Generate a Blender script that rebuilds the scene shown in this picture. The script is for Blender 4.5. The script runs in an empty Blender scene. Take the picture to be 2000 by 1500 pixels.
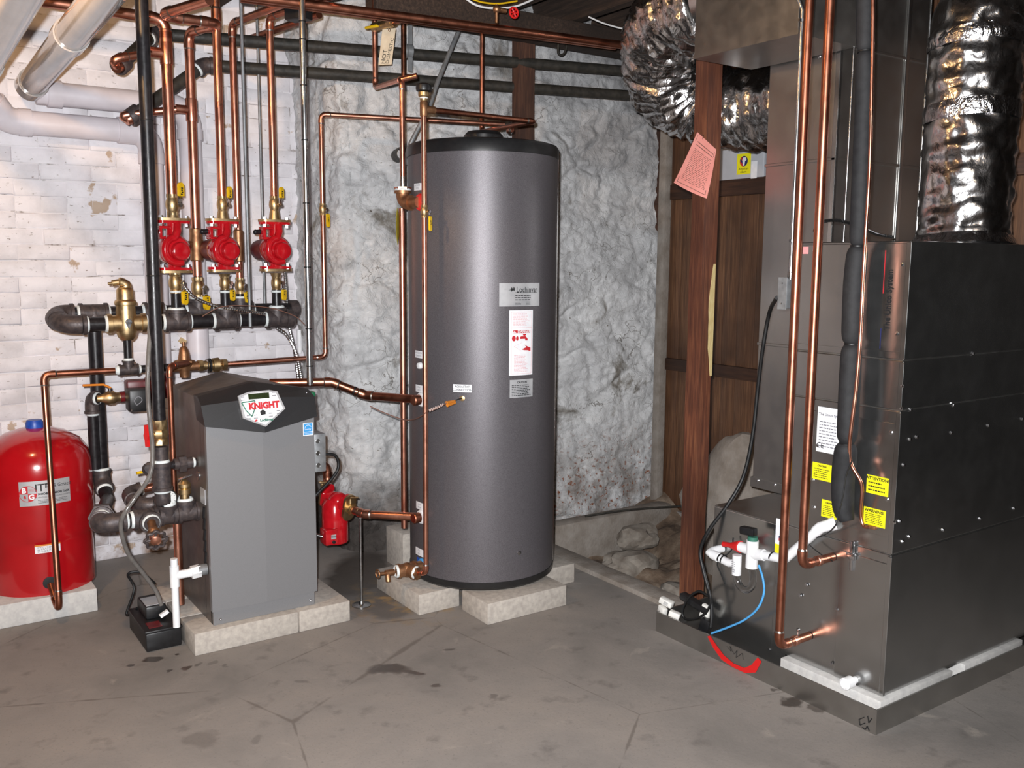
import bpy, bmesh, math, random
from mathutils import Vector, Matrix, noise
random.seed(7)
C = bpy.context.scene.collection
SC = bpy.context.scene
PI = math.pi

# ------------------------------------------------------------------ camera
F_PX = 1804.3
YAW, TILT, ROLL = math.radians(34.603), math.radians(7.505), math.radians(0.442)
EYE = Vector((0, 0, 1.5))
_right = Vector((math.cos(YAW), -math.sin(YAW), 0))
_fw = Vector((math.sin(YAW), math.cos(YAW), 0))
_dn = Vector((0, 0, -1))
FWD = _fw * math.cos(TILT) + _dn * math.sin(TILT)
_d = _dn * math.cos(TILT) - _fw * math.sin(TILT)
RGT = _right * math.cos(ROLL) - _d * math.sin(ROLL)
DWN = _right * math.sin(ROLL) + _d * math.cos(ROLL)
cam = bpy.data.cameras.new('camera')
cam_o = bpy.data.objects.new('camera', cam)
C.objects.link(cam_o)
cam.sensor_fit = 'HORIZONTAL'
cam.sensor_width = 36
cam.lens = F_PX / 2000 * 36
cam.clip_start = 0.05
m = Matrix.Identity(4)
for i in range(3):
    m[i][0] = RGT[i]; m[i][1] = -DWN[i]; m[i][2] = -FWD[i]; m[i][3] = EYE[i]
cam_o.matrix_world = m
SC.camera = cam_o

# ------------------------------------------------------------------ world, lights, exposure
w = bpy.data.worlds.new('world'); SC.world = w
w.use_nodes = True
w.node_tree.nodes['Background'].inputs[0].default_value = (1.0, .93, .86, 1)
w.node_tree.nodes['Background'].inputs[1].default_value = 0.02

def add_light(name, kind, loc, power, col, radius=.03, aim=None, cone=None, blend=.5):
    l = bpy.data.lights.new(name, kind)
    l.energy = power; l.color = col
    l.shadow_soft_size = radius
    if cone: l.spot_size = math.radians(cone); l.spot_blend = blend
    o = bpy.data.objects.new(name, l); C.objects.link(o)
    o.location = loc
    if aim is not None:
        o.rotation_euler = (Vector(aim) - Vector(loc)).to_track_quat('-Z', 'Y').to_euler()
    return o
# the camera's own flash, beside and above the lens
flash_loc = EYE - RGT * .045 - DWN * .06 - FWD * .02
add_light('camera_flash', 'SPOT', flash_loc, 740, (.97, .98, 1.0), .018, flash_loc + FWD * 3 - DWN * .22, 130, 1.0)
# bare warm bulbs under the joists, above the frame
add_light('ceiling_bulb', 'POINT', (.05, 2.85, 2.5), 48, (1, .58, .26), .045)
add_light('ceiling_bulb', 'POINT', (-.6, -1.4, 2.5), 26, (1, .66, .36), .035)
SC.view_settings.view_transform = 'Standard'
SC.view_settings.look = 'None'
SC.view_settings.gamma = 1
SC.view_settings.use_curve_mapping = False
SC.view_settings.exposure = 0.12

# ------------------------------------------------------------------ measuring help
def at(px, py, X=None, Y=None, Z=None):
    d = RGT * (px - 1000) + DWN * (py - 750) + FWD * F_PX
    if X is not None: t = (X - EYE.x) / d.x
    elif Y is not None: t = (Y - EYE.y) / d.y
    else: t = (Z - EYE.z) / d.z
    return EYE + d * t
def hgt(py, X, Y, px=None):
    """height of pixel row py on the vertical line X,Y"""
    lo, hi = -1.0, 4.0
    for _ in range(40):
        z = (lo + hi) / 2
        q = Vector((X, Y, z)) - EYE
        v = 750 + F_PX * q.dot(DWN) / q.dot(FWD)
        if v > py: lo = z
        else: hi = z
    return z

# ------------------------------------------------------------------ materials
def lin(c):
    return tuple(((x / 255) / 12.92 if x / 255 <= .04045 else ((x / 255 + .055) / 1.055) ** 2.4) for x in c) + (1,)
MATS = {}
class NT:
    def __init__(s, name):
        s.m = bpy.data.materials.new(name); s.m.use_nodes = True
        s.t = s.m.node_tree; s.n = s.t.nodes; s.l = s.t.links
        s.b = s.n['Principled BSDF']
        s.pos = s.n.new('ShaderNodeNewGeometry').outputs['Position']
        MATS[name] = s.m
    def node(s, k, **kw):
        n = s.n.new(k)
        for a, v in kw.items(): setattr(n, a, v)
        return n
    def link(s, a, b): s.l.new(a, b)
    def mapping(s, sc=(1, 1, 1), rot=(0, 0, 0), src=None):
        n = s.node('ShaderNodeMapping')
        n.inputs['Scale'].default_value = sc; n.inputs['Rotation'].default_value = rot
        s.link(src or s.pos, n.inputs['Vector']); return n.outputs[0]
    def noise(s, scale, detail=4, rough=.55, vec=None, dist=0):
        n = s.node('ShaderNodeTexNoise')
        n.inputs['Scale'].default_value = scale; n.inputs['Detail'].default_value = detail
        n.inputs['Roughness'].default_value = rough; n.inputs['Distortion'].default_value = dist
        s.link(vec or s.pos, n.inputs['Vector']); return n.outputs['Fac']
    def voro(s, scale, vec=None, feature='F1', out='Distance', rnd=1):
        n = s.node('ShaderNodeTexVoronoi', feature=feature)
        n.inputs['Scale'].default_value = scale; n.inputs['Randomness'].default_value = rnd
        s.link(vec or s.pos, n.inputs['Vector']); return n.outputs[out]
    def ramp(s, fac, stops):
        n = s.node('ShaderNodeValToRGB'); e = n.color_ramp.elements
        while len(e) < len(stops): e.new(.5)
        for i, (p, c) in enumerate(stops):
            e[i].position = p
            e[i].color = c if len(c) == 4 else tuple(c) + (1,)
        s.link(fac, n.inputs[0]); return n.outputs[0]
    def mix(s, fac, a, b, mode='MIX'):
        n = s.node('ShaderNodeMix', data_type='RGBA', blend_type=mode)
        if isinstance(fac, (int, float)): n.inputs[0].default_value = fac
        else: s.link(fac, n.inputs[0])
        for i, v in ((6, a), (7, b)):
            if isinstance(v, tuple): n.inputs[i].default_value = v
            else: s.link(v, n.inputs[i])
        return n.outputs[2]
    def math(s, op, a, b=0, clamp=False):
        n = s.node('ShaderNodeMath', operation=op, use_clamp=clamp)
        for i, v in ((0, a), (1, b)):
            if isinstance(v, (int, float)): n.inputs[i].default_value = v
            else: s.link(v, n.inputs[i])
        return n.outputs[0]
    def mr(s, v, a, b, c=0, d=1):
        n = s.node('ShaderNodeMapRange')
        s.link(v, n.inputs[0])
        for i, x in zip((1, 2, 3, 4), (a, b, c, d)): n.inputs[i].default_value = x
        return n.outputs[0]
    def bump(s, h, strength=.3, dist=.01, prev=None):
        n = s.node('ShaderNodeBump')
        n.inputs['Strength'].default_value = strength; n.inputs['Distance'].default_value = dist
        s.link(h, n.inputs['Height'])
        if prev is not None: s.link(prev, n.inputs['Normal'])
        return n.outputs[0]
    def set(s, **kw):
        for k, v in kw.items():
            i = s.b.inputs[k.replace('_', ' ')]
            if isinstance(v, (int, float, tuple)): i.default_value = v
            else: s.link(v, i)

def mat(name, c1, c2=None, scale=25, detail=4, metal=0, rough=.5, rough2=None, bump=0, bscale=60, bdist=.002,
        coat=0, spec=None, stretch=None, lo=.35, hi=.65, alpha=None, trans=0):
    t = NT(name)
    vec = t.mapping(stretch) if stretch else None
    if c2 is not None:
        t.set(Base_Color=t.ramp(t.noise(scale, detail, vec=vec), [(lo, lin(c1)), (hi, lin(c2))]))
    else:
        t.set(Base_Color=lin(c1))
    t.set(Metallic=metal)
    if rough2 is not None: t.set(Roughness=t.mr(t.noise(scale * 1.7, 3, vec=vec), .3, .7, rough, rough2))
    else: t.set(Roughness=rough)
    if bump: t.set(Normal=t.bump(t.noise(bscale, 4, vec=vec), bump, bdist))
    if coat: t.set(Coat_Weight=coat, Coat_Roughness=.08)
    if spec is not None: t.set(Specular_IOR_Level=spec)
    if trans: t.set(Transmission_Weight=trans)
    return t.m

mat('copper', (196, 130, 108), (220, 158, 134), 14, metal=1, rough=.27, rough2=.38)
mat('copper_dull', (156, 97, 76), (186, 124, 100), 14, metal=1, rough=.3, rough2=.42)
mat('copper_dark', (78, 52, 42), (120, 76, 58), 22, metal=1, rough=.35, rough2=.5)
mat('solder', (200, 196, 190), (150, 130, 118), 90, metal=1, rough=.35)
mat('brass', (188, 160, 118), (206, 180, 138), 40, metal=1, rough=.36, rough2=.48)
mat('bronze', (150, 108, 78), (176, 132, 98), 40, metal=.9, rough=.4, rough2=.55, bump=.12, bscale=300)
mat('iron_pipe', (24, 22, 24), (38, 35, 38), 40, metal=.1, rough=.28, rough2=.42, bump=.06, bscale=250)
mat('iron_fitting', (62, 56, 58), (86, 76, 74), 60, metal=.35, rough=.42, rough2=.58, bump=.15, bscale=350)
mat('steam_pipe', (38, 36, 32), (58, 54, 48), 30, metal=.05, rough=.5, rough2=.7, bump=.2, bscale=180)
mat('tape', (226, 230, 230), (206, 214, 214), 120, rough=.55)
mat('pvc', (226, 220, 226), (212, 204, 208), 6, rough=.32, rough2=.42)
mat('pvc_shaded', (176, 172, 170), (160, 156, 154), 5, rough=.08, rough2=.16, coat=.5)  # flue PVC made greyer: shade on the undersides is put into the colour
mat('pvc_white', (240, 240, 240), (228, 228, 230), 30, rough=.3)
mat('red_paint', (172, 16, 26), (188, 24, 34), 30, rough=.16, coat=.6, bump=.06, bscale=260)
mat('tank_red', (176, 18, 26), (164, 14, 22), 8, rough=.18, coat=.7, bump=.03, bscale=160)
mat('red_plastic', (206, 30, 30), rough=.35)
mat('dark_red', (104, 22, 26), (88, 18, 22), 30, rough=.4)
mat('yellow', (232, 190, 26), (222, 176, 20), 60, rough=.38)
mat('olive_tag', (150, 146, 44), (128, 124, 40), 60, rough=.5)
mat('chrome', (214, 214, 216), (190, 190, 194), 60, metal=1, rough=.16, rough2=.28)
mat('steel', (150, 150, 150), (176, 176, 176), 30, metal=1, rough=.24, rough2=.36)
mat('strut_chrome', (212, 214, 216), (196, 198, 200), 10, metal=1, rough=.2, rough2=.3)
mat('black_plastic', (20, 20, 22), (28, 28, 30), 60, rough=.42, bump=.1, bscale=400)
mat('black_rubber', (16, 16, 17), (24, 24, 25), 40, rough=.5)
mat('foam', (24, 24, 26), (34, 34, 36), 40, rough=.75, bump=.2, bscale=200)
mat('blue_plastic', (30, 70, 160), (40, 84, 178), 50, rough=.4)
mat('blue_tube', (70, 148, 206), (88, 166, 222), 50, rough=.35)
mat('white_label', (238, 238, 240), (228, 228, 232), 40, rough=.45)
mat('silver_label', (176, 177, 180), (194, 194, 196), 20, metal=.35, rough=.4)
mat('print_black', (22, 22, 24), rough=.6)
mat('print_red', (190, 36, 46), rough=.6)
mat('print_pink', (214, 150, 156), rough=.6)
mat('print_grey', (120, 120, 126), rough=.6)
mat('print_green', (52, 110, 92), rough=.6)
mat('print_navy', (34, 40, 96), rough=.6)
mat('sky_blue', (62, 152, 214), rough=.45)
mat('label_yellow', (240, 232, 28), (234, 224, 24), 40, rough=.45)
mat('label_orange', (212, 128, 40), rough=.5)
mat('display_green', (44, 54, 30), (36, 46, 24), 60, rough=.25)
mat('manila', (226, 208, 180), (214, 194, 166), 40, rough=.7)
mat('pink_paper', (240, 158, 146), (230, 144, 132), 12, rough=.8)
mat('boiler_front', (124, 124, 126), (134, 134, 136), 900, 2, metal=.25, rough=.42, bump=.12, bscale=1100, bdist=.0006)
mat('boiler_shell', (100, 94, 92), (112, 106, 102), 12, metal=.45, rough=.34, rough2=.44)
mat('hood_black', (30, 30, 32), (38, 38, 40), 500, 2, rough=.45, bump=.25, bscale=900, bdist=.0008)
mat('block', (186, 178, 168), (164, 156, 148), 45, 6, rough=.9, bump=.35, bscale=240, bdist=.002)
mat('block_pale', (206, 204, 200), (188, 186, 184), 45, 6, rough=.9, bump=.3, bscale=240, bdist=.002)
mat('plug_white', (236, 234, 228), (226, 224, 218), 40, rough=.4)
mat('alarm_grey', (186, 188, 194), (176, 178, 184), 8, rough=.5)
mat('conduit_grey', (126, 128, 130), (150, 152, 154), 30, metal=.5, rough=.5)
mat('clear_hose', (112, 108, 104), (96, 92, 90), 30, rough=.16, spec=.7)
mat('dark_trim', (24, 24, 25), (30, 30, 31), 60, rough=.38)
mat('green_plastic', (34, 110, 74), rough=.4)
mat('wire_brown', (120, 84, 72), rough=.5)
mat('wire_pale', (206, 180, 170), rough=.5)
mat('gauge_face', (236, 236, 232), rough=.35)
mat('pink_foam', (226, 150, 150), rough=.6)

# clear plastic of the trap
t = NT('clear_plastic'); t.set(Base_Color=(.86, .88, .9, 1), Roughness=.06, Transmission_Weight=1.0, IOR=1.3)

# charcoal speckled tank jacket
t = NT('tank_jacket')
sp = t.noise(750, 2)
t.set(Base_Color=t.ramp(sp, [(.36, lin((72, 69, 72))), (.62, lin((114, 110, 114)))]), Metallic=.4, Roughness=.44,
      Normal=t.bump(t.noise(700, 2), .25, .001))

# galvanised sheet
def galv(name, base, rough, b):
    t = NT(name)
    v = t.voro(38, out='Color')
    g = t.noise(3.5, 5, .6)
    c = t.ramp(g, [(.3, lin(tuple(int(x * .9) for x in base))), (.7, lin(base))])
    t.set(Base_Color=c, Metallic=.97, Roughness=t.mr(t.noise(14, 5), .3, .7, rough, rough + .1),
          Normal=t.bump(t.noise(2.6, 2), b, .02))
    return t
galv('galvanised', (190, 190, 189), .17, .06)
galv('galvanised_dull', (186, 184, 180), .3, .1)

# crinkled foil duct jacket
def foil(name, crink, tint):
    t = NT(name)
    v = t.voro(16, vec=t.mapping((1, 1, .45)), feature='F1')
    n1 = t.noise(26, 4, .6, vec=t.mapping((1, 1, .7)), dist=.8)
    n2 = t.noise(95, 2, .5)
    h = t.math('ADD', t.math('MULTIPLY', v, .5), t.math('ADD', n1, t.math('MULTIPLY', n2, .12)))
    t.set(Base_Color=lin(tint), Metallic=1, Roughness=.21, Normal=t.bump(h, crink, .022))
    return t
foil('foil', .3, (218, 216, 216))
foil('foil_smooth', .14, (218, 216, 216))
foil('foil_tape', .5, (206, 204, 206))

# stained wood
def wood(name, c1, c2, c3, stretch, rough=.55, band=None):
    t = NT(name)
    vec = t.mapping(stretch)
    n = t.noise(9, 6, .62, vec=vec, dist=.6)
    n2 = t.noise(2.2, 3)
    c = t.ramp(n, [(.28, lin(c1)), (.5, lin(c2)), (.75, lin(c3))])
    c = t.mix(t.mr(n2, .42, .7), c, lin(c1))
    t.set(Base_Color=c, Roughness=rough, Normal=t.bump(n, .22, .004))
    return t
wood('post_wood', (66, 38, 29), (104, 60, 42), (140, 90, 62), (9, 9, .55))
wood('board_wood', (68, 46, 33), (102, 70, 49), (134, 98, 70), (14, 14, .5), .5)
wood('joist_wood', (34, 26, 22), (58, 44, 36), (84, 66, 54), (9, .5, 9), .8)
wood('rail_wood', (44, 28, 20), (70, 44, 30), (88, 58, 40), (9, .5, 9), .6)
wood('rough_post', (50, 34, 28), (78, 50, 38), (110, 76, 56), (9, 9, .6), .8)
mat('bare_wood', (208, 190, 138), (190, 166, 112), 30, rough=.7, stretch=(6, 6, 1))

# white painted brick
t = NT('painted_brick')
n = t.noise(5.5, 6, .62)
c = t.ramp(n, [(.25, lin((202, 198, 200))), (.6, lin((232, 228, 232)))])
dirt = t.noise(20, 6, .7, vec=t.mapping((1, 1, 2.6)))
c = t.mix(t.mr(dirt, .62, .76), c, lin((150, 140, 132)))
peel = t.noise(6.5, 5, .55)
c = t.mix(t.mr(peel, .665, .69), c, lin((182, 160, 140)))
fleck = t.noise(38, 5, .65, vec=t.mapping((1, 1, 1.8)))
c = t.mix(t.mr(fleck, .655, .70), c, lin((132, 120, 112)))
sep = t.node('ShaderNodeSeparateXYZ'); t.link(t.pos, sep.inputs[0])
low = t.math('MULTIPLY', t.mr(sep.outputs[2], .62, .02), t.mr(t.noise(9, 5), .38, .62))
c = t.mix(low, c, lin((140, 116, 100)))
t.set(Base_Color=c, Roughness=.6, Normal=t.bump(t.noise(34, 6, .65), .35, .006))
t = NT('mortar')
n = t.noise(12, 5, .6)
t.set(Base_Color=t.ramp(n, [(.33, lin((112, 100, 92))), (.45, lin((218, 214, 216)))]), Roughness=.75,
      Normal=t.bump(t.noise(60, 4), .4, .004))

# parged rubble stone
t = NT('rubble')
n = t.noise(3.0, 7, .62, dist=.5)
c = t.ramp(n, [(.30, lin((186, 186, 187))), (.46, lin((214, 214, 215))), (.7, lin((234, 234, 234)))])
st = t.noise(2.4, 6, .66, dist=1.2)
c = t.mix(t.mr(st, .585, .68), c, lin((138, 132, 124)))
sp = t.noise(60, 3, .6)
c = t.mix(t.mr(sp, .66, .74), c, lin((116, 106, 94)))
dn = t.node('ShaderNodeTexNoise'); dn.inputs['Scale'].default_value = 7; dn.inputs['Detail'].default_value = 6
t.link(t.pos, dn.inputs['Vector'])
dv_ = t.node('ShaderNodeVectorMath', operation='MULTIPLY_ADD'); t.link(dn.outputs['Color'], dv_.inputs[0]); dv_.inputs[1].default_value = (.22, .22, .22); t.link(t.pos, dv_.inputs[2])
for sc_, wd_, th_ in ((5.5, .016, .52), (13, .022, .60)):
    ck = t.voro(sc_, vec=t.mapping((1, 1, 1.7), src=dv_.outputs[0]), feature='DISTANCE_TO_EDGE')
    ckm = t.math('MULTIPLY', t.mr(ck, wd_, wd_ * .3), t.mr(t.noise(sc_ * .7, 4), th_, th_ + .08))
    c = t.mix(t.math('MULTIPLY', ckm, .8), c, lin((112, 105, 98)))
sep = t.node('ShaderNodeSeparateXYZ'); t.link(t.pos, sep.inputs[0])
low = t.math('MULTIPLY', t.mr(sep.outputs[2], .55, .05), t.mr(t.noise(5, 6, .65), .36, .6))
c = t.mix(low, c, lin((112, 96, 82)))
rust = t.math('MULTIPLY', t.mr(sep.outputs[2], .62, .2), t.mr(t.noise(46, 3), .58, .66))
c = t.mix(t.math('MULTIPLY', rust, t.mr(sep.outputs[0], 2.6, 3.1)), c, lin((140, 84, 56)))
wet = t.math('MULTIPLY', t.mr(t.math('ADD', sep.outputs[2], t.math('MULTIPLY', t.noise(7, 5), .34)), .56, .34), t.mr(sep.outputs[0], 2.5, 2.1))
c = t.mix(wet, c, lin((66, 60, 56)))
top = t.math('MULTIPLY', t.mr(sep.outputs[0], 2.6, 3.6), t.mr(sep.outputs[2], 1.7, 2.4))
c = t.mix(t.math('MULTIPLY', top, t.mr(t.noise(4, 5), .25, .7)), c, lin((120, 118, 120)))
t.set(Base_Color=c, Roughness=.72, Normal=t.bump(t.noise(22, 9, .7, dist=1.4), .85, .02))

# concrete floor with wet spots
t = NT('concrete_floor')
n = t.noise(1.9, 8, .62, dist=.4)
c = t.ramp(n, [(.28, lin((116, 112, 108))), (.5, lin((136, 130, 125))), (.72, lin((146, 138, 131)))])
c = t.mix(t.mr(t.noise(9, 6, .6), .58, .76), c, lin((106, 101, 97)))
c = t.mix(t.mr(t.noise(4.2, 6, .6, dist=1), .64, .74), c, lin((156, 148, 140)))
c = t.mix(t.mr(t.noise(120, 2), .6, .75), c, lin((120, 115, 111)))
FLOORNT, FLOORC = t, c
t = NT('dirt')
n = t.noise(7, 8, .66)
t.set(Base_Color=t.ramp(n, [(.3, lin((72, 56, 44))), (.5, lin((112, 94, 78))), (.72, lin((152, 138, 122)))]), Roughness=.95,
      Normal=t.bump(t.noise(40, 6, .7), .6, .01))
mat('rock', (150, 142, 132), (112, 102, 92), 14, 6, rough=.9, bump=.4, bscale=60, bdist=.006)
mat('old_concrete', (150, 142, 134), (124, 114, 104), 10, 8, rough=.92, bump=.5, bscale=70, bdist=.006)
mat('ceiling_dark', (104, 90, 78), (84, 72, 62), 8, rough=.9)
mat('back_wall', (74, 69, 66), (60, 56, 54), 3, rough=.9)

# ------------------------------------------------------------------ mesh builder
def frame_of(d):
    d = Vector(d).normalized()
    up = Vector((0, 0, 1)) if abs(d.z) < .95 else Vector((1, 0, 0))
    a = d.cross(up).normalized()
    b = d.cross(a).normalized()
    return a, b, d
class MB:
    def __init__(s): s.v = []; s.f = []
    def add(s, vs, fs):
        o = len(s.v)
        s.v += [Vector(x) for x in vs]
        s.f += [tuple(i + o for i in f) for f in fs]
        return s
    def box(s, c, size, rot=None, bev=0):
        c = Vector(c); hx, hy, hz = (x / 2 for x in size)
        if bev:
            bm = bmesh.new(); bmesh.ops.create_cube(bm, size=1)
            for v in bm.verts: v.co = Vector((v.co.x * 2 * hx, v.co.y * 2 * hy, v.co.z * 2 * hz))
            bmesh.ops.bevel(bm, geom=bm.edges[:], offset=bev, segments=2, affect='EDGES', profile=.5)
            bm.verts.index_update()
            vs = [v.co.copy() for v in bm.verts]; fs = [[v.index for v in f.verts] for f in bm.faces]; bm.free()
        else:
            vs = [Vector((x * hx, y * hy, z * hz)) for x in (-1, 1) for y in (-1, 1) for z in (-1, 1)]
            fs = [(0, 1, 3, 2), (4, 6, 7, 5), (0, 4, 5, 1), (2, 3, 7, 6), (0, 2, 6, 4), (1, 5, 7, 3)]
        if rot is not None: vs = [rot @ v for v in vs]
        return s.add([v + c for v in vs], fs)
    def bx(s, x0, x1, y0, y1, z0, z1, bev=0):
        return s.box(((x0 + x1) / 2, (y0 + y1) / 2, (z0 + z1) / 2), (abs(x1 - x0), abs(y1 - y0), abs(z1 - z0)), None, bev)
    def lathe(s, prof, o, d, seg=20, caps=True, a0=0):
        a, b, d = frame_of(d); o = Vector(o); vs = []; fs = []
        for r, h in prof:
            for k in range(seg):
                an = 2 * PI * k / seg + a0
                vs.append(o + d * h + (a * math.cos(an) + b * math.sin(an)) * r)
        for i in range(len(prof) - 1):
            for k in range(seg):
                k2 = (k + 1) % seg
                fs.append((i * seg + k, i * seg + k2, (i + 1) * seg + k2, (i + 1) * seg + k))
        if caps:
            if prof[0][0] > 1e-5: fs.append(tuple(range(seg))[::-1])
            if prof[-1][0] > 1e-5: fs.append(tuple(range((len(prof) - 1) * seg, len(prof) * seg)))
        return s.add(vs, fs)
    def cyl(s, p, q, r, seg=16, r2=None):
        p = Vector(p); q = Vector(q)
        return s.lathe([(r, 0), (r if r2 is None else r2, (q - p).length)], p, q - p, seg)
    def hex(s, p, q, r): return s.cyl(p, q, r, 6)
    def sphere(s, c, r, seg=14, rings=8, sc=(1, 1, 1)):
        c = Vector(c); vs = []; fs = []
        for i in range(rings + 1):
            th = PI * i / rings
            for k in range(seg):
                ph = 2 * PI * k / seg
                vs.append(c + Vector((r * sc[0] * math.sin(th) * math.cos(ph), r * sc[1] * math.sin(th) * math.sin(ph), r * sc[2] * math.cos(th))))
        for i in range(rings):
            for k in range(seg):
                k2 = (k + 1) % seg
                fs.append((i * seg + k, (i + 1) * seg + k, (i + 1) * seg + k2, i * seg + k2))
        return s.add(vs, fs)
    def path(s, pts, r, seg=14, caps=True, rf=None):
        """tube straight through the given points"""
        pts = [Vector(p) for p in pts]; n = len(pts)
        tans = []
        for i in range(n):
            d = pts[min(i + 1, n - 1)] - pts[max(i - 1, 0)]
            tans.append(d.normalized())
        a, b, _ = frame_of(tans[0]); vs = []; fs = []
        for i in range(n):
            if i:
                q = tans[i - 1].rotation_difference(tans[i]); a = q @ a; b = q @ b
            rr = rf(i / (n - 1)) if rf else (r[i] if isinstance(r, (list, tuple)) else r)
            for k in range(seg):
                an = 2 * PI * k / seg
                vs.append(pts[i] + (a * math.cos(an) + b * math.sin(an)) * rr)
        for i in range(n - 1):
            for k in range(seg):
                k2 = (k + 1) % seg
                fs.append((i * seg + k, i * seg + k2, (i + 1) * seg + k2, (i + 1) * seg + k))
        if caps:
            fs.append(tuple(range(seg))[::-1]); fs.append(tuple(range((n - 1) * seg, n * seg)))
        return s.add(vs, fs)
    def prism(s, poly, o, u, v, n, t0, t1):
        """polygon (list of 2d) in frame o,u,v extruded along n from t0 to t1"""
        o, u, v, n = Vector(o), Vector(u), Vector(v), Vector(n); k = len(poly)
        vs = [o + u * a + v * b + n * t0 for a, b in poly] + [o + u * a + v * b + n * t1 for a, b in poly]
        fs = [tuple(range(k))[::-1], tuple(range(k, 2 * k))] + [(i, (i + 1) % k, k + (i + 1) % k, k + i) for i in range(k)]
        return s.add(vs, fs)
    def build(s, name, m, parent=None, local=False, smooth=True, angle=38, origin=None):
        me = bpy.data.meshes.new(name)
        if parent is not None:
            o0 = Vector((0, 0, 0)) if local else ORG[parent.name]
        else:
            if origin is None:
                xs = [v.x for v in s.v]; ys = [v.y for v in s.v]; zs = [v.z for v in s.v]
                origin = Vector(((min(xs) + max(xs)) / 2, (min(ys) + max(ys)) / 2, min(zs)))
            o0 = Vector(origin)
        me.from_pydata([tuple(v - o0) for v in s.v], [], s.f)
        bm = bmesh.new(); bm.from_mesh(me); bmesh.ops.recalc_face_normals(bm, faces=bm.faces[:]); bm.to_mesh(me); bm.free()
        me.materials.append(MATS[m])
        if smooth:
            me.polygons.foreach_set('use_smooth', [True] * len(me.polygons))
            me.set_sharp_from_angle(angle=math.radians(angle))
        ob = bpy.data.objects.new(name, me); C.objects.link(ob)
        if parent is not None:
            ob.parent = parent; ORG[ob.name] = ORG[parent.name]
        else:
            ob.location = o0; ORG[ob.name] = o0.copy()
        return ob
ORG = {}
def tag(o, label, cat, group=None):
    o['label'] = label; o['category'] = cat
    if group: o['group'] = group
    return o
def thing(name, label, cat, loc, group=None, M=None):
    o = bpy.data.objects.new(name, None); C.objects.link(o)
    o.empty_display_size = .05
    o.location = loc
    if M is not None: o.matrix_world = Matrix.Translation(Vector(loc)) @ M.to_4x4()
    ORG[o.name] = Vector(loc)
    return tag(o, label, cat, group)
def struct(o): o['kind'] = 'structure'; return o
def copy_tree(o, parent=None, loc=None):
    c = o.copy(); C.objects.link(c); c.parent = parent
    if loc is not None: c.location = loc; ORG[c.name] = Vector(loc)
    for ch in o.children: copy_tree(ch, c)
    return c
def facing(d):
    """matrix whose local -Y looks along the flat direction d"""
    d = Vector((d[0], d[1], 0)).normalized(); y = -d; z = Vector((0, 0, 1)); x = y.cross(z)
    return Matrix(((x.x, y.x, z.x), (x.y, y.y, z.y), (x.z, y.z, z.z)))
def spline(pts, n=8):
    """Catmull-Rom through points"""
    p = [Vector(x) for x in pts]; p = [p[0] * 2 - p[1]] + p + [p[-1] * 2 - p[-2]]; out = []
    for i in range(1, len(p) - 2):
        for k in range(n):
            t = k / n; a, b, c, d = p[i - 1], p[i], p[i + 1], p[i + 2]
            out.append(.5 * ((2 * b) + (c - a) * t + (2 * a - 5 * b + 4 * c - d) * t * t + (3 * b - a - 3 * c + d) * t ** 3))
    out.append(p[-2]); return out
_txt = {}
def text2d(s, size, bold=0, align='CENTER', sx=1):
    k = (s, size, bold, align, sx)
    if k not in _txt:
        cu = bpy.data.curves.new('t', 'FONT'); cu.body = s; cu.size = size; cu.align_x = align; cu.align_y = 'CENTER'
        cu.resolution_u = 2; cu.offset = bold
        ob = bpy.data.objects.new('t', cu)
        me = bpy.data.meshes.new_from_object(ob)
        _txt[k] = ([(v.co.x * sx, v.co.y) for v in me.vertices], [tuple(p.vertices) for p in me.polygons])
        bpy.data.objects.remove(ob); bpy.data.meshes.remove(me); bpy.data.curves.remove(cu)
    return _txt[k]
class Flat:
    """print on a flat or round surface: f(a, b, n) gives the point"""
    def __init__(s, f): s.f = f
    def text(s, mb, st, size, a, b, bold=0, align='CENTER', lift=.0012, sx=1, rot=0):
        vs, fs = text2d(st, size, bold, align, sx)
        c, q = math.cos(rot), math.sin(rot)
        return mb.add([s.f(a + x * c - y * q, b + x * q + y * c, lift) for x, y in vs], fs)
    def rect(s, mb, a0, a1, b0, b1, lift=.0012, n=1):
        vs = []; fs = []
        for i in range(n + 1):
            a = a0 + (a1 - a0) * i / n
            vs += [s.f(a, b0, lift), s.f(a, b1, lift)]
        fs = [(2 * i, 2 * i + 2, 2 * i + 3, 2 * i + 1) for i in range(n)]
        return mb.add(vs, fs)
    def plate(s, mb, a0, a1, b0, b1, t=.001, n=6):
        vs = []; fs = []
        for i in range(n + 1):
            a = a0 + (a1 - a0) * i / n
            vs += [s.f(a, b0, 0), s.f(a, b1, 0), s.f(a, b1, t), s.f(a, b0, t)]
        for i in range(n):
            o = 4 * i
            fs += [(o + k, o + (k + 1) % 4, o + 4 + (k + 1) % 4, o + 4 + k) for k in range(4)]
        fs += [(0, 1, 2, 3), (4 * n, 4 * n + 3, 4 * n + 2, 4 * n + 1)]
        return mb.add(vs, fs)
    def poly(s, mb, pts, lift=.0012):
        return mb.add([s.f(a, b, lift) for a, b in pts], [tuple(range(len(pts)))])
    def lines(s, mb, a0, a1, b0, b1, n, h=.4, lift=.0012, seed=0, seg=1):
        """rows of tiny unreadable print"""
        r = random.Random(seed); st = (b1 - b0) / n
        for i in range(n):
            b = b1 - (i + .5) * st; a = a0; end = a0 + (a1 - a0) * r.uniform(.7, 1)
            while a < end:
                wd = (a1 - a0) * r.uniform(.06, .16)
                s.rect(mb, a, min(a + wd, end), b - st * h / 2, b + st * h / 2, lift)
                a += wd + (a1 - a0) * .025
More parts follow.
